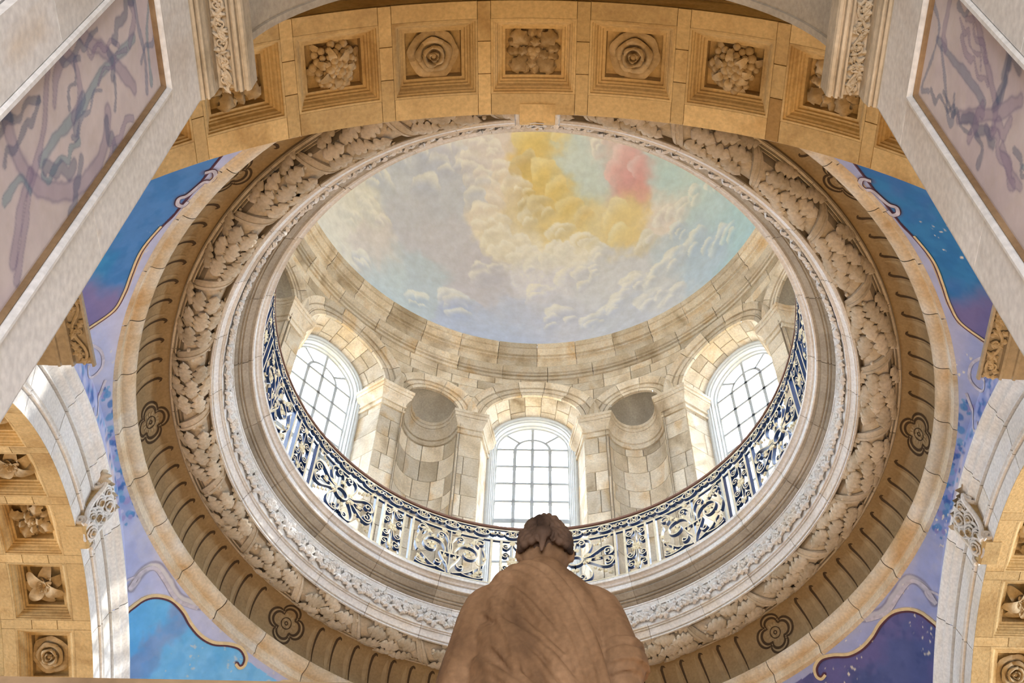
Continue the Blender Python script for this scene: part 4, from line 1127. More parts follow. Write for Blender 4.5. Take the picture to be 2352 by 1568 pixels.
def rose_at(sx, v, r):
    for ring_r, n, ph, hh in ((r, 6, 0, .03), (r * .66, 5, 30, .05), (r * .34, 4, 10, .066)):
        for q in range(n):
            a = RAD(ph + 360 * q / n); c = frz([(sx + ring_r * .72 * math.cos(a), v + ring_r * .72 * math.sin(a))], hh)[0]
            mb.add(*sphere(c, ring_r * .42, 6, 4))
rose_at(UL * .25, .12, .075); rose_at(UL * .75, .15, .068)
for sx, v, rot in ((.42, .08, 40), (.58, .19, 210), (.1, .2, 140), (.9, .07, -40), (.38, .21, 120), (.64, .06, -70)):
    V, F = leaf_data(.13, .042, 2, .03, .015, 11, 5, .3, .008)
    ca, sa = math.cos(RAD(rot)), math.sin(RAD(rot)); p2 = np.stack([UL * sx + V[:, 0] * ca - V[:, 1] * sa, v + V[:, 0] * sa + V[:, 1] * ca], 1)
    mb.add(frz(p2, .02 + V[:, 2]), F)
for q in range(14):
    sx, v, rot = (q + .5) / 14, .135 + .085 * math.sin(q * 2.6), q * 77
    V, F = leaf_data(.12, .036, 2, .035, .012, 11, 5, .3, .008)
    ca, sa = math.cos(RAD(rot)), math.sin(RAD(rot)); p2 = np.stack([UL * sx + V[:, 0] * ca - V[:, 1] * sa, np.clip(v + V[:, 0] * sa + V[:, 1] * ca, .005, .27)], 1)
    mb.add(frz(p2, .01 + V[:, 2]), F)
for sx, v in ((.08, .06), (.42, .05), (.58, .225), (.92, .22)): vine(spiral(UL * sx, v, .04, .012, 30, 420, 14), .014, .03)
me_rs = mb.mesh('rose_scroll', MT['pale'])
for k in range(36): link('rose_scroll', me_rs, ring, rz(10 * k + 4))

# ================================================================== GALLERY BALUSTRADE
bal = empty('gallery_balustrade', 'round wrought iron balustrade with scrolls and gilt leaves on the gallery edge', 'balustrade', loc=(0, 0, 13.935))
RB = 3.60
TB = Matrix.Translation((0, 0, -13.935))
def cylpt(s, v, h): a = s / RB; r = RB - h; return np.stack([r * np.cos(a), r * np.sin(a), 14.06 + v], -1)
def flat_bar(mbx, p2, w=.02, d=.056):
    """flat iron strip in the panel plane; lit cream front and sky-reflecting blue sides are put into the colours"""
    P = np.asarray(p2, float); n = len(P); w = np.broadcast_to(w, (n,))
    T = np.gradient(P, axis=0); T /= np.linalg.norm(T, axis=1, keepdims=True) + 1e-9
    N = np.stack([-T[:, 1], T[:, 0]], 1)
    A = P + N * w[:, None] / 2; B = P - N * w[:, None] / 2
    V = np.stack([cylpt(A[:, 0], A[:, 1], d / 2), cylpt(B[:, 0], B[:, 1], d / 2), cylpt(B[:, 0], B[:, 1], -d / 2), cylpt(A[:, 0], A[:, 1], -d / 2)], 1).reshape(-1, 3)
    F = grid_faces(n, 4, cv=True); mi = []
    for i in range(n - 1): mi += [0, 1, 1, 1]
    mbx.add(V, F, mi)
def blob(mbx, s, v, r, m=0): c = cylpt(np.array([s]), np.array([v]), np.array([.015]))[0]; mbx.add(*sphere(c, r, 6, 4), m)
def gleaf(mbx, s, v, rot, l=.10, w=.028):
    V, F = leaf_data(l, w, 3, .015, .006, 9, 5, .35, .004)
    ca, sa = math.cos(RAD(rot)), math.sin(RAD(rot))
    mbx.add(cylpt(s + V[:, 0] * ca - V[:, 1] * sa, v + V[:, 0] * sa + V[:, 1] * ca, .016 + V[:, 2]), F)
def mir(p): p = np.array(p); p[:, 0] *= -1; return p
WB = .021
# wide panel with urn and great scrolls
pa, la = MB(), MB()
halfA = [spiral(.29, .50, .235, .05, 215, -330, 40), spiral(.47, .80, .10, .02, 250, -190, 22), spiral(.46, .13, .115, .02, 100, 560, 26),
         catmull([(.05, .02), (.16, .06), (.28, .10), (.36, .17), (.42, .23)], 6), catmull([(.0, .04), (.03, .16), (.09, .26), (.14, .36), (.16, .42)], 6),
         catmull([(.02, .42), (.035, .55), (.03, .68), (.08, .80), (.15, .84)], 6), spiral(.15, .77, .07, .015, 90, -330, 20), spiral(.18, .20, .07, .015, 160, 560, 20),
         catmull([(.50, .30), (.54, .42), (.53, .56), (.50, .66), (.52, .72)], 5), catmull([(.30, .735), (.36, .80), (.42, .88), (.50, .90)], 5), catmull([(.20, .06), (.30, .03), (.42, .02), (.52, .05)], 5)]
for h in halfA: flat_bar(pa, h, WB); flat_bar(pa, mir(h), WB)
flat_bar(pa, [(-.15, .42), (0, .415), (.15, .42)], .03); flat_bar(pa, [(0, .0), (0, .45), (0, .92)], .018)
for sg in (-1, 1):
    for s_, v, rt, l in ((.29, .50, 20, .12), (.29, .50, 140, .12), (.29, .50, 260, .12), (.12, .62, 60, .14), (.22, .66, 30, .13), (.36, .72, 100, .12), (.47, .80, 200, .09), (.46, .13, 60, .09), (.46, .13, 200, .09), (.1, .30, 120, .10), (.54, .5, 250, .12), (.35, .06, 10, .12), (.06, .86, 30, .13)):
        gleaf(la, sg * s_, v, rt if sg > 0 else 180 - rt, l, .034)
    for q in range(8): blob(la, sg * (.40 + .014 * q), .36 - .03 * q + .004 * q * q, .011)
for q in range(6): blob(la, 0, .50 + .055 * q, .014)
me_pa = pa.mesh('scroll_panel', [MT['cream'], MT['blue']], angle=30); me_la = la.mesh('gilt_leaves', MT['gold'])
# wide panel with oval ring and looping bars
pb, lb = MB(), MB()
t = np.linspace(0, 2 * PI, 36); flat_bar(pb, np.stack([.115 * np.cos(t), .47 + .10 * np.sin(t)], 1), .028)
for fv in (1, -1):
    def fl(p): p = np.array(p, float); p[:, 1] = .47 + fv * (p[:, 1] - .47); return p
    for h in (catmull([(.13, .50), (.22, .53), (.32, .60), (.42, .67), (.52, .68), (.585, .60), (.57, .52), (.51, .49)], 6), spiral(.49, .575, .085, .018, -50, 400, 24),
              catmull([(.14, .53), (.20, .62), (.25, .74), (.24, .86), (.17, .91), (.09, .90), (.04, .84)], 6), spiral(.10, .835, .07, .016, 100, -300, 22), catmull([(.0, .57), (.0, .66), (.0, .76), (.02, .86)], 4)):
        flat_bar(pb, fl(h), WB); flat_bar(pb, mir(fl(h)), WB)
    for sg in (-1, 1):
        for q in range(7): gleaf(lb, sg * (.30 + .04 * q), .47 + fv * (.72 + .028 * q - .47), (30 if q % 2 else 90) if sg > 0 else (150 if q % 2 else 90), .07, .022)
        gleaf(lb, sg * .16, .47 + fv * .06, 30 if sg > 0 else 150, .12, .04); gleaf(lb, sg * .03, .47 + fv * .18, 90 * fv, .10, .035); gleaf(lb, sg * .3, .47 + fv * .03, 0 if sg > 0 else 180, .10, .03)
        blob(lb, sg * .14, .47 + fv * .07, .03)
for sg in (-1, 1): flat_bar(pb, [(sg * .13, .47), (sg * .3, .47), (sg * .41, .47)], .016)
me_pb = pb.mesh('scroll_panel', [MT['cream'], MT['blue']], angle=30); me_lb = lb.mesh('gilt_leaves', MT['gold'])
# narrow panel
pc, lc = MB(), MB()
flat_bar(pc, [(0, 0), (0, .45), (0, .92)], .014)
for sg in (-1, 1):
    for v, a0, a1 in ((.13, 100, -330), (.34, -100, 330), (.60, 100, -330), (.81, -100, 330)):
        h = spiral(.10, v, .065, .014, a0, a1, 22); flat_bar(pc, h if sg > 0 else mir(h), .018)
    for h in (catmull([(.01, .03), (.03, .12), (.05, .2), (.09, .2)], 5), catmull([(.09, .27), (.04, .32), (.02, .45)], 5), catmull([(.02, .48), (.04, .6), (.09, .67)], 5), catmull([(.09, .74), (.04, .8), (.01, .9)], 5)):
        flat_bar(pc, h if sg > 0 else mir(h), .016)
    for v, rt, l in ((.46, 20, .10), (.46, -40, .09), (.5, 60, .1), (.06, 70, .12), (.84, 80, .1)): gleaf(lc, sg * .01, v, rt if sg > 0 else 180 - rt, l, .03)
blob(lc, 0, .47, .028)
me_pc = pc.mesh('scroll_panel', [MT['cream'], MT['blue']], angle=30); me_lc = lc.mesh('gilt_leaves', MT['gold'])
# border motif under the handrail (7.5 degrees)
pd, ld = MB(), MB()
BL = RB * RAD(7.5)
flat_bar(pd, np.stack([.115 * np.cos(t), 1.085 + .07 * np.sin(t)], 1), .018)
for sg in (-1, 1):
    for a0, a1, v in ((60, -330, 1.055), (-60, 330, 1.115)):
        h = spiral(.035, v, .03, .01, a0, a1, 12); flat_bar(pd, h if sg > 0 else mir(h), .010)
    h = spiral(.20, 1.10, .05, .014, 200, 620, 18); flat_bar(pd, h if sg > 0 else mir(h), .014)
    flat_bar(pd, [(sg * .115, 1.085), (sg * .15, 1.06), (sg * .19, 1.05)], .014)
    gleaf(ld, sg * .14, 1.06, 30 if sg > 0 else 150, .06, .02)
blob(ld, 0, 1.085, .02)
for q in range(4): blob(ld, .033 * math.cos(q * PI / 2 + .78), 1.085 + .033 * math.sin(q * PI / 2 + .78), .014)
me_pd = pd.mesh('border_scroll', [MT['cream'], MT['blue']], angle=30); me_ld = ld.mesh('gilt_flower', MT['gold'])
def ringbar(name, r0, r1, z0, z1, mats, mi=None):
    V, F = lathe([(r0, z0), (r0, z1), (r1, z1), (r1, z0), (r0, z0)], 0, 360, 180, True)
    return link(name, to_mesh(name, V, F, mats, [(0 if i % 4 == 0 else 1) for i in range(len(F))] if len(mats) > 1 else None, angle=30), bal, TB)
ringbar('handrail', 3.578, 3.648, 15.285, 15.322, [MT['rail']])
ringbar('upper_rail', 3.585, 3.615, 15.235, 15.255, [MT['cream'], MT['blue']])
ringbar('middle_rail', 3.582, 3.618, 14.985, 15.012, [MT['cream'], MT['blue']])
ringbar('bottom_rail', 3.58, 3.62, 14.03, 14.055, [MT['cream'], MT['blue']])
V, F = box(RB - .034, RB + .034, -.018, .018, 13.935, 15.0)
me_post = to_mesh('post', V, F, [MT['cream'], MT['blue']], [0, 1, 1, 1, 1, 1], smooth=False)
for k in range(12):
    c = 4.5 + 30 * k
    for d in (-5.1, -2.7, 2.7, 5.1): link('post', me_post, bal, TB @ rz(c + d))
    o = link('scroll_panel', me_pc, bal, TB @ rz(c)); link('gilt_leaves', me_lc, o)['kind'] = 'stuff'
    m1, m2 = ((me_pa, me_la) if k % 2 == 1 else (me_pb, me_lb))
    o = link('scroll_panel', m1, bal, TB @ rz(c + 15)); link('gilt_leaves', m2, o)['kind'] = 'stuff'
    for j in range(4):
        o = link('border_scroll', me_pd, bal, TB @ rz(c + 7.5 * j)); link('gilt_flower', me_ld, o)['kind'] = 'stuff'

# ================================================================== THE PASSAGE IN FRONT OF THE SOUTH ARCH
XP, Y0, Y1, ZP = 1.74, -7.94, -6.79, 6.30
PY0, PY1, PZ = -7.68, -7.02, 5.80
PANW= [('teal', 0.05, [(-7.357, 4.225), (-7.371, 4.351), (-7.373, 4.554), (-7.37, 4.74), (-7.4, 4.899), (-7.407, 5.083), (-7.389, 5.466)]), ('mauve', 0.07, [(-7.665, 4.797), (-7.552, 4.927), (-7.463, 5.083), (-7.207, 5.365)]), ('mauve', 0.05, [(-7.487, 4.441), (-7.576, 4.516), (-7.609, 4.635), (-7.535, 4.724), (-7.417, 4.711), (-7.37, 4.605)]), ('navy', 0.05, [(-7.454, 5.109), (-7.393, 5.15), (-7.349, 5.113)]), ('mauve', 0.05, [(-7.095, 3.832), (-7.199, 3.956), (-7.318, 4.089), (-7.444, 4.298), (-7.632, 4.451)]), ('mauve', 0.08, [(-7.662, 4.031), (-7.561, 4.014), (-7.415, 4.057), (-7.285, 4.161), (-7.145, 4.425), (-7.098, 4.73), (-7.153, 4.91), (-7.236, 4.987)]), ('blue', 0.04, [(-7.538, 5.549), (-7.419, 5.553), (-7.271, 5.58), (-7.123, 5.535)]), ('teal', 0.035, [(-7.472, 5.765), (-7.345, 5.658), (-7.134, 5.616)]), ('mauve', 0.06, [(-7.164, 3.829), (-7.298, 3.991), (-7.358, 4.112)]), ('teal', 0.04, [(-7.374, 3.867), (-7.381, 3.953), (-7.376, 4.035), (-7.305, 4.082)]), ('navy', 0.03, [(-7.332, 5.135), (-7.263, 5.115), (-7.219, 5.078)]), ('blue', 0.05, [(-7.318, 4.602), (-7.379, 4.674), (-7.398, 4.739)]), ('mauve', 0.05, [(-7.556, 5.49), (-7.472, 5.512), (-7.392, 5.399)])]
PANE= [('blue', 0.045, [(-7.374, 5.625), (-7.374, 5.341), (-7.375, 5.079), (-7.357, 4.884)]), ('mauve', 0.05, [(-7.658, 5.271), (-7.572, 5.089), (-7.475, 4.905), (-7.401, 4.77), (-7.322, 4.745)]), ('blue', 0.03, [(-7.501, 5.787), (-7.433, 5.628), (-7.288, 5.642), (-7.116, 5.719), (-7.135, 5.614)]), ('blue', 0.03, [(-7.362, 5.543), (-7.24, 5.388), (-7.141, 5.285), (-7.147, 5.22), (-7.251, 5.256)]), ('navy', 0.04, [(-7.378, 4.783), (-7.455, 4.723), (-7.61, 4.72), (-7.602, 4.601)]), ('mauve', 0.06, [(-7.195, 5.151), (-7.302, 4.907), (-7.382, 4.729), (-7.508, 4.538)]), ('navy', 0.035, [(-7.217, 4.91), (-7.203, 4.81), (-7.125, 4.817)]), ('mauve', 0.05, [(-7.288, 4.611), (-7.242, 4.473), (-7.242, 4.359)]), ('blue', 0.03, [(-7.593, 5.422), (-7.58, 5.314), (-7.65, 5.266)]), ('mauve', 0.05, [(-7.574, 5.545), (-7.42, 5.547), (-7.382, 5.485)])]
PCOL = {'teal': (84, 142, 158), 'mauve': (150, 134, 160), 'navy': (70, 96, 128), 'blue': (96, 118, 150)}
def prism(mbx, poly, y0, y1, m=0):
    n = len(poly)
    V = [(x, y, z) for y in (y0, y1) for x, z in poly]
    mbx.add(V, [[i, (i + 1) % n, n + (i + 1) % n, n + i] for i in range(n)] + [list(range(n))[::-1], list(range(n, 2 * n))], m)
def yz_block(s, y0, y1, z0, z1):
    g = .0012
    def f(u, v, w): return np.stack([s * (XP + w), u, v], -1)
    return stone(f, y0, y1, z0, z1, 3, 4, g, g, .04)
def vine_relief(mbx, x0, x1, y0, y1, z, s, period):
    """running leaf scroll carved on a soffit strip (faces down)"""
    xm, am = (x0 + x1) / 2, abs(x1 - x0) * .30
    y = np.linspace(y0, y1, int(abs(y1 - y0) / period * 14) + 2); ph = 2 * PI * (y - y1) / period
    mbx.add(*tube(np.stack([s * (xm + am * np.sin(ph)), y, np.full(len(y), z)], 1), am * .34, 6))
    n = int(abs(y1 - y0) / (period / 2))
    for i in range(n):
        yc = y1 - (i + .5) * period / 2; sg = 1 if i % 2 else -1
        sp = spiral(0, 0, am * .95, am * .25, 90, 90 + 400 * sg, 18); mbx.add(*tube(np.stack([s * (xm + sp[:, 0] - sg * am * .2), yc + sp[:, 1], np.full(18, z - .006)], 1), am * .2, 5))
        for q in range(9):
            V, F = leaf_data(am * 2.2, am * .5, 2, am * .3, am * .2, 9, 5, .35, am * .1)
            a = RAD(rnd.uniform(0, 360)); ca, sa = math.cos(a), math.sin(a)
            mbx.add(np.stack([s * (xm + rnd.uniform(-.8, .8) * am + V[:, 0] * ca - V[:, 1] * sa), yc + rnd.uniform(-.25, .25) * period + V[:, 0] * sa + V[:, 1] * ca, z - V[:, 2]], 1), F)
        for q in range(5): mbx.add(*sphere((s * (xm + sg * am * .3 + rnd.uniform(-.3, .3) * am), yc + rnd.uniform(-.3, .3) * am, z - .012), am * .24, 6, 4))
for s, nm, strokes in ((-1, 'west', PANW), (1, 'east', PANE)):
    w = empty('wall_passage_' + nm, 'pale marble pier with a framed painted panel %s' % WHERE[nm], 'pier', kind='structure')
    mb = MB(); x0, x1 = sorted((s * (XP + .05), s * 2.7)); mb.add(*box(x0, x1, Y0, Y1 - .002, -1.6, ZP)); mb.obj('pier_core', MT['marble'], w, smooth=False)
    zz = [-1.6, .4, 1.9, 3.3, 4.55, PZ, ZP]
    for z0, z1 in zip(zz[:-1], zz[1:]):
        if z1 <= PZ:
            for a, b in ((Y0, PY0), (PY1, Y1)): link('marble_slab', to_mesh('marble_slab', *yz_block(s, a, b, z0, z1), MT['marble']), w)
        else: link('marble_slab', to_mesh('marble_slab', *yz_block(s, Y0, Y1, z0, z1), MT['marble']), w)
    mb = MB(); mb.add(*box(*sorted((s * XP, s * 2.7)), Y1 - .004, Y1, -1.6, ZP)); mb.obj('end_slab', MT['marble'], w, smooth=False)
    # painted panel
    ny, nz = 120, 520
    Yg, Zg = np.meshgrid(np.linspace(PY0, PY1, ny), np.linspace(0, PZ, nz), indexing='ij')
    P = np.stack([np.full(Yg.size, s * (XP + .030)), Yg.ravel(), Zg.ravel()], 1)
    C = np.tile(lin((216, 204, 202)), (len(P), 1)); n1 = fbm(P, 3.0); n2 = fbm(P, 14.0, 3)
    C = blend(C, sstep(.4, .65, n1) * .45, lin((200, 184, 192))); C = blend(C, sstep(.5, .7, n2) * .3, lin((206, 192, 184)))
    sr = random.Random(17 + s); extra = []
    for q in range(16):
        y_, z_ = sr.uniform(PY0 + .08, PY1 - .08), sr.uniform(3.6, 5.6); an = sr.uniform(0, 6.28); pl = []
        for t in range(7): pl.append((y_ + .045 * t * math.cos(an) * .6 + .02 * math.sin(t * 2.3 + q), z_ + .07 * t * math.sin(an) + .02 * math.cos(t * 1.9)))
        extra.append((sr.choice(['blue', 'mauve', 'teal', 'navy', 'mauve']), sr.choice([.022, .03, .05]), pl))
    for cn_, wd, pts in list(strokes) + extra:
        d = dist_poly(P[:, 1], P[:, 2], [tuple(q) for q in catmull(pts, 5)]) + .03 * (n2 - .5)
        C = blend(C, (1 - sstep(wd * .25, wd * .75, d)) * .5, lin(PCOL[cn_]))
        C = blend(C, (1 - sstep(.0, wd * .16, np.abs(d - wd * .42))) * .35, lin((110, 104, 134)))
    me = to_mesh('painted_panel', P, grid_faces(ny, nz), MT['paint']); pigment(me, C); link('painted_panel', me, w)
    # moulded frame of the panel
    for kind, prof, mt in (('panel_fillet', [(.010, .04), (.010, .016), (.016, .006), (.026, .012), (.026, .055)], 'brown'), ('panel_roll', [(.022, .03), (.024, -.006), (.034, -.016), (.048, -.014), (.056, -.004), (.058, .03)], 'marble')):
        mb = MB()
        V = []
        corners = [(PY0, -.5, (-1, 0)), (PY0, PZ, (-1, 1)), (PY1, PZ, (1, 1)), (PY1, -.5, (1, 0))]
        for (y, z, (dy, dz)) in corners:
            for o_, p in prof: V.append((s * (XP + p), y + dy * (o_ - .058), z + dz * (o_ - .058)))
        mb.add(V, grid_faces(4, len(prof))); mb.obj(kind, MT[mt], w, smooth=False)
    # entablature beam with carved soffit
    ent = empty('trim_passage_' + nm, 'moulded entablature with carved leaf soffit above the marble pier %s' % WHERE[nm], 'entablature', kind='structure')
    mb = MB()
    pf = [(1.80, 6.30), (1.742, 6.302), (1.738, 6.318), (1.724, 6.32), (1.722, 6.345), (1.714, 6.345), (1.710, 6.325), (1.70, 6.33), (1.698, 6.362), (1.690, 6.39), (1.688, 6.50), (1.598, 6.50), (1.596, 6.45), (1.584, 6.445), (1.580, 6.47), (1.570, 6.47), (1.566, 6.44), (1.552, 6.445), (1.548, 6.475), (1.538, 6.475), (1.534, 6.455), (1.52, 6.462), (1.513, 6.48), (1.51, 6.62), (1.60, 6.70), (1.66, 6.90), (2.6, 6.90), (2.6, 6.30)]
    prism(mb, [(s * x, z) for x, z in pf], -10.5, -6.78); mb.obj('beam', MT['carve'], ent, smooth=False)
    mb = MB(); vine_relief(mb, 1.602, 1.686, -8.3, -6.785, 6.486, s, .20); mb.obj('carved_scroll', MT['carve'], ent)
    # great impost block of the south arch
    imp = empty('trim_impost_' + nm, 'projecting carved impost block below the blue painting %s' % WHERE[nm], 'impost', kind='structure')
    mb = MB()
    pf = [(2.815, 6.905), (2.83, 6.90), (2.835, 6.94), (2.945, 6.94), (2.95, 6.905), (2.965, 6.90), (2.97, 6.92), (3.03, 6.915), (3.035, 6.90), (3.05, 6.895), (3.055, 6.91), (3.12, 6.91), (3.12, 7.02), (4.2, 7.02), (4.2, 7.35), (3.4, 7.35), (2.84, 6.96), (2.812, 6.93)]
    prism(mb, [(s * x, z) for x, z in pf], -6.3, -4.74)
    pe = [(3.10, 6.911), (4.2, 6.911), (4.2, 7.1), (3.10, 7.1)]
    prism(mb, [(s * x, z) for x, z in pe], -4.90, -4.742); mb.obj('impost_block', MT['grey'], imp, smooth=False)
    mb = MB(); vine_relief(mb, 2.835, 2.945, -6.2, -4.745, 6.926, s, .34); mb.obj('carved_scroll', MT['carve'], imp)
# vault of the passage and the brown barrel behind it
mb = MB()
th = np.linspace(-90, 90, 49)
V = [(r * math.sin(RAD(a)), y, 6.9 + r * math.cos(RAD(a))) for a in th for r, y in ((1.70, -13.0), (1.70, -6.84), (1.685, -6.835), (1.68, -6.81), (1.69, -6.79), (1.72, -6.79), (2.4, -6.79))]
mb.add(V, grid_faces(49, 7))
tag(mb.obj('ceiling_passage', MT['grey']), 'grey stone barrel vault of the narrow passage', 'vault', kind='structure')
mb = MB(); V = [(4.75 * math.sin(RAD(a)), y, 6.9 + 4.75 * math.cos(RAD(a))) for a in th for y in (-7.4, -5.97)]; mb.add(V, grid_faces(49, 2))
tag(mb.obj('ceiling_barrel', MT['warm']), 'warm brown barrel vault strip behind the near arch', 'vault', kind='structure')

# ================================================================== STATUE ON ITS PEDESTAL
SX, SY = .035, -6.60
ped = empty('statue_pedestal', 'tall moulded stone pedestal under the robed statue', 'pedestal', loc=(SX, SY, -1.6))
tp = Matrix.Translation((-SX, -SY, 1.6))
for nm, hw_, z0, z1 in (('plinth', .52, -1.6, -1.2), ('dado', .40, -1.2, 1.05), ('cap', .47, 1.05, 1.30)):
    mb = MB(); b = .02
    V = []
    for (q, z) in ((hw_ - b, z0), (hw_, z0 + b), (hw_, z1 - b), (hw_ - b, z1)):
        V += [(SX + q * cx, SY + q * cy, z) for cx, cy in ((-1, -1), (1, -1), (1, 1), (-1, 1))]
    mb.add(V, grid_faces(4, 4, cv=True) + [[3, 2, 1, 0], [12, 13, 14, 15]]); mb.obj(nm, MT['grey'], ped, tp, smooth=False)
mb = MB(); mb.add(*box(-1.735, -.34, -7.40, -7.05, 1.52, 1.737)); mb.add(*box(-1.735, -.38, -7.37, -7.08, 1.44, 1.52))
tag(mb.obj('stone_ledge', MT['brown'], smooth=False), 'brown stone ledge between the painted marble pier and the statue', 'ledge')

def loft(rings):
    V = np.concatenate(rings); n = len(rings[0]); F = grid_faces(len(rings), n, cv=True)
    F += [list(range(n))[::-1], list(range((len(rings) - 1) * n, len(rings) * n))]
    return V, F
sb = MB()
# robe and torso: x half width, depth, centre
NA = 72
prof = [(1.302, .24, .22, 0, 0), (1.45, .235, .21, 0, 0), (1.75, .215, .185, 0, .01), (2.05, .20, .165, 0, .01), (2.25, .20, .15, 0, .01), (2.40, .205, .142, -.005, .01), (2.55, .20, .135, -.008, .01), (2.68, .192, .122, -.008, .01), (2.78, .182, .108, 0, .01), (2.83, .165, .095, .003, .01), (2.87, .138, .084, .002, .005), (2.90, .108, .075, .0, .0), (2.925, .080, .068, .002, -.003), (2.95, .058, .06, .004, -.005)]
pz = [p[0] for p in prof]; rings = []
for z in np.concatenate([np.linspace(1.302, 2.2, 24), np.linspace(2.22, 2.95, 60)]):
    a, b, cx, cy = (np.interp(z, pz, [p[i] for p in prof]) for i in (1, 2, 3, 4))
    t = np.linspace(0, 2 * PI, NA, endpoint=False)
    x = a * np.sign(np.cos(t)) * np.abs(np.cos(t)) ** .85; y = b * np.sign(np.sin(t)) * np.abs(np.sin(t)) ** .9
    back = np.clip(-np.sin(t), 0, 1) ** .5
    q = (x * .80 + (z - 2.55) * .62)            # diagonal cloth folds from the left shoulder to the right hip
    fold = .024 * (np.abs(np.sin(q * 22 + .9 * np.sin(q * 9 + z * 3))) ** .55 - .7) + .006 * np.sin(q * 81 + 2)
    amp = np.interp(z, [1.3, 2.2, 2.8, 2.9], [1.6, 1.2, .75, .1])
    fx = np.where(z < 2.2, .016 * np.sin(t * 13 + z), 0)
    k = 1 + (fold * amp * back * 1.0 + fx * .7) / .17
    rings.append(np.stack([SX + cx + x * k, SY + cy + y * k, np.full(NA, z)], 1))
sb.add(*loft(rings))
# broad scarf fold over the left shoulder, running down to the right
pth = catmull([(SX - .115, SY + .0, 2.88), (SX - .085, SY - .055, 2.885), (SX - .025, SY - .085, 2.84), (SX + .03, SY - .108, 2.74), (SX + .075, SY - .122, 2.62), (SX + .115, SY - .125, 2.48), (SX + .15, SY - .12, 2.3)], 6)
for dx, r_ in ((-.028, .026), (.0, .029), (.028, .025)):
    sb.add(*tube(pth + np.array([dx, 0, dx * .8]), np.linspace(r_, r_ * .55, len(pth)), 8))
# raised fold ridges across the back
for dx0, dz in ((-.10, -.02), (-.15, -.06), (-.055, .0)):
    p2 = catmull([(SX + dx0, SY - .06, 2.82 + dz), (SX + dx0 + .035, SY - .108, 2.68 + dz), (SX + dx0 + .07, SY - .124, 2.5), (SX + dx0 + .095, SY - .128, 2.3)], 6); sb.add(*tube(p2, np.linspace(.011, .018, len(p2)), 6))
for qi, q0 in enumerate((-.235, -.195, -.15, -.115, -.07, -.035, .005, .045, .085, .12)):   # crisp cloth ridges
    pl = []
    for z in np.linspace(2.84 - .03 * (qi % 3), 2.15 + .04 * (qi % 2), 16):
        a_, b_, cx_, cy_ = (np.interp(z, pz, [p[i] for p in prof]) for i in (1, 2, 3, 4))
        x = (q0 - (z - 2.55) * .55) / .8 + .012 * math.sin(z * 14 + qi)
        if abs(x) > a_ * .93: continue
        pl.append((SX + cx_ + x, SY + cy_ - b_ * (1 - (abs(x) / a_) ** 2.2) ** .5 - .006, z))
    if len(pl) > 4:
        sb.add(*tube(pl, (.008 + .006 * ((qi * 7) % 3) / 2) * (.35 + np.sin(np.linspace(.15, 2.9, len(pl)))), 7))
# arms: sleeve, elbow, rolled cuff, forearm reaching forward
def limb(pts, rads, k=5, sides=14):
    P = catmull(pts, k); R_ = np.interp(np.linspace(0, 1, len(P)), np.linspace(0, 1, len(rads)), rads); sb.add(*tube(P, R_, sides))
limb([(SX + .115, SY + .01, 2.84), (SX + .168, SY - .0, 2.79), (SX + .20, SY - .02, 2.66), (SX + .218, SY - .03, 2.56), (SX + .225, SY - .02, 2.50)], [.055, .062, .06, .06, .056])
limb([(SX + .222, SY - .028, 2.565), (SX + .226, SY - .024, 2.52)], [.069, .071]); limb([(SX + .218, SY - .028, 2.605), (SX + .221, SY - .026, 2.585)], [.066, .067])
limb([(SX + .225, SY - .01, 2.50), (SX + .228, SY + .0, 2.41), (SX + .21, SY + .12, 2.37), (SX + .19, SY + .24, 2.38)], [.050, .047, .040, .030])
limb([(SX - .11, SY + .01, 2.84), (SX - .168, SY + .0, 2.78), (SX - .20, SY + .0, 2.62), (SX - .225, SY + .02, 2.48), (SX - .225, SY + .06, 2.36)], [.055, .064, .066, .07, .066])
limb([(SX - .225, SY + .05, 2.40), (SX - .25, SY + .18, 2.48), (SX - .275, SY + .27, 2.66)], [.05, .042, .032])
# hands: palm and five bent fingers each
def hand(c, fwd, side, up):
    c, fwd, side, up = (np.array(v, float) for v in (c, fwd, side, up))
    limb([c - fwd * .02, c + fwd * .035, c + fwd * .075], [.026, .036, .03], 4, 10)
    for i, l in enumerate((.062, .072, .066, .052)):
        b = c + fwd * .075 + side * (.024 - .016 * i)
        limb([b - fwd * .02, b + fwd * l * .4, b + fwd * l * .75 - up * l * .35, b + fwd * l * .8 - up * l * .8], [.0095, .009, .0085, .007], 3, 7)
    b = c + fwd * .02 + side * .03
    limb([b, b + side * .03 + fwd * .03, b + side * .035 + fwd * .06 - up * .02], [.012, .0105, .008], 3, 7)
hand((SX + .19, SY + .24, 2.38), (-.5, .86, .05), (-.86, -.5, 0), (0, 0, 1)); hand((SX - .275, SY + .27, 2.66), (.05, .35, .93), (.95, .1, -.1), (-.1, .9, -.3))
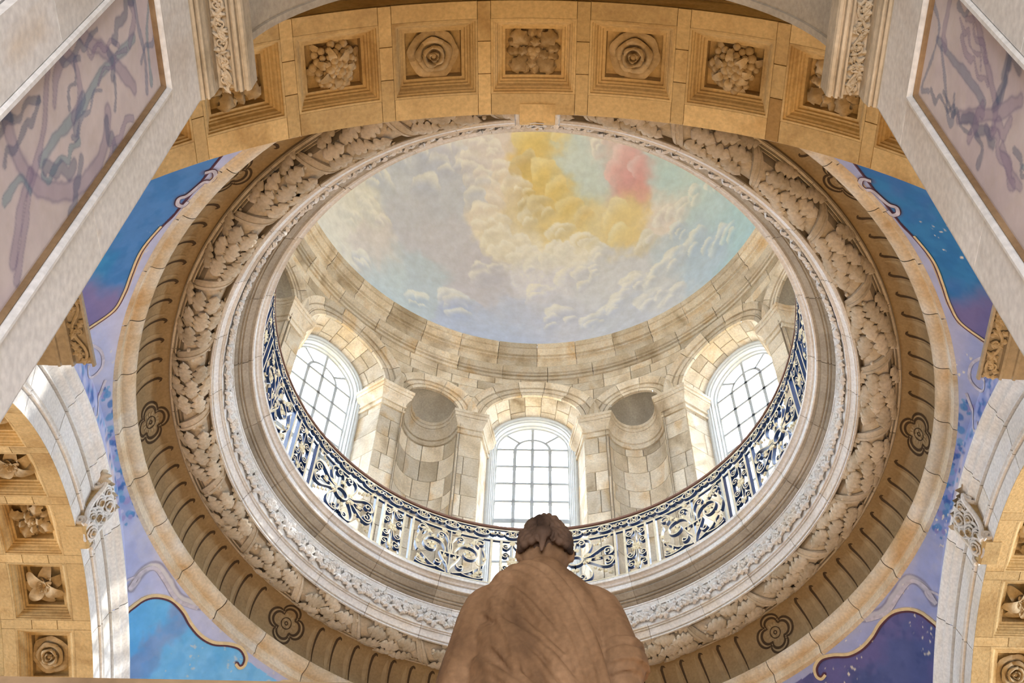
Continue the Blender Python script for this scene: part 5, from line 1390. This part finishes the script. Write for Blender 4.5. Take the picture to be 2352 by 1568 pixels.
# neck, head with face, bound hair
HX, HY, HZ = SX + .008, SY - .005, 3.045
limb([(SX + .006, SY + .005, 2.86), (SX + .006, SY + .0, 2.94), (HX, HY, 3.0)], [.060, .054, .054])
sb.add(*sphere((HX, HY + .015, HZ + .005), .088, 20, 14, (.88, 1.05, 1.28)))
for q in ((HX, HY + .112, HZ - .005, .016, (.8, 1.3, 1.7)), (HX, HY + .098, HZ - .055, .022, (1.3, .7, .5)), (HX, HY + .085, HZ - .09, .028, (1.1, .9, .8)), (HX - .032, HY + .092, HZ + .018, .014, (1.3, .7, .8)), (HX + .032, HY + .092, HZ + .018, .014, (1.3, .7, .8)), (HX, HY + .092, HZ + .045, .03, (1.9, .6, .5)), (HX - .082, HY + .01, HZ - .01, .02, (.5, 1, 1.4)), (HX + .082, HY + .01, HZ - .01, .02, (.5, 1, 1.4))):
    sb.add(*sphere(q[:3], q[3], 10, 8, q[4]))
body_sb = sb; sb = MB()
V, F = sphere((0, 0, 0), 1.0, 64, 40)     # combed hair cap with wavy strands
az_, el_ = np.arctan2(V[:, 1], V[:, 0]), np.arcsin(np.clip(V[:, 2], -1, 1))
rr = 1 + .040 * np.sin(az_ * 17 + 3.0 * np.sin(el_ * 5)) * np.cos(el_) + .03 * np.sin(el_ * 11 + 2 * np.sin(az_ * 4))
sb.add(np.stack([HX + .079 * V[:, 0] * rr, HY - .004 + .094 * V[:, 1] * rr, HZ + .022 + .094 * V[:, 2] * rr], 1), F)
for sg in (-1, 1):       # twisted side rolls sweeping back to the bun
    for q, r_ in ((0, .013), (.022, .012), (-.02, .012), (.042, .010)):
        c_ = catmull([(HX + sg * .056, HY + .06, HZ + .05 + q), (HX + sg * .074, HY + .0, HZ + .012 + q), (HX + sg * .066, HY - .055, HZ - .022 + q), (HX + sg * .022, HY - .090, HZ - .036 + q * .6)], 9)
        sb.add(*tube(c_, r_ * (1 + .22 * np.sin(np.arange(len(c_)) * 1.5 + q * 90)), 8))
sb.add(*sphere((HX - .006, HY - .096, HZ - .026), .026, 12, 8, (1.0, .8, 1.1)))
for dx_ in (-.012, .0, .012): limb([(HX + dx_, HY - .06, HZ + .085), (HX - .004 + dx_, HY - .088, HZ + .05), (HX - .006 + dx_, HY - .100, HZ + .005), (HX - .006 + dx_ * .5, HY - .104, HZ - .02)], [.006, .008, .008, .007], 5, 8)
limb([(HX - .006, HY - .096, HZ - .040), (HX - .01, HY - .082, HZ - .066), (HX - .012, HY - .07, HZ - .085)], [.014, .010, .005], 5, 8)
hair_sb = sb; sb = body_sb
# feet
for sg in (-1, 1): sb.add(*sphere((SX + sg * .11, SY + .20, 1.338), .06, 10, 6, (.8, 1.9, .6)))
def sculpt(name, b, mat, voxel, parent=None):
    """fuse overlapping forms into one continuous carved surface"""
    o = link(name, to_mesh(name, b.verts(), b.F, MT[mat]), parent)
    md = o.modifiers.new('remesh', 'REMESH'); md.mode = 'VOXEL'; md.voxel_size = voxel; md.use_smooth_shade = True
    ms = o.modifiers.new('smooth', 'SMOOTH'); ms.factor = .5; ms.iterations = 1
    dg = bpy.context.evaluated_depsgraph_get(); ev = bpy.data.meshes.new_from_object(o.evaluated_get(dg))
    o.modifiers.clear(); o.data = ev
    ev.polygons.foreach_set('use_smooth', np.ones(len(ev.polygons), bool))
    return o
so = sculpt('robed_statue', sb, 'statue', .0060)
sculpt('hair', hair_sb, 'statue_hair', .0036, so)
tag(so, 'brown weathered marble statue in a draped robe seen from behind', 'statue')
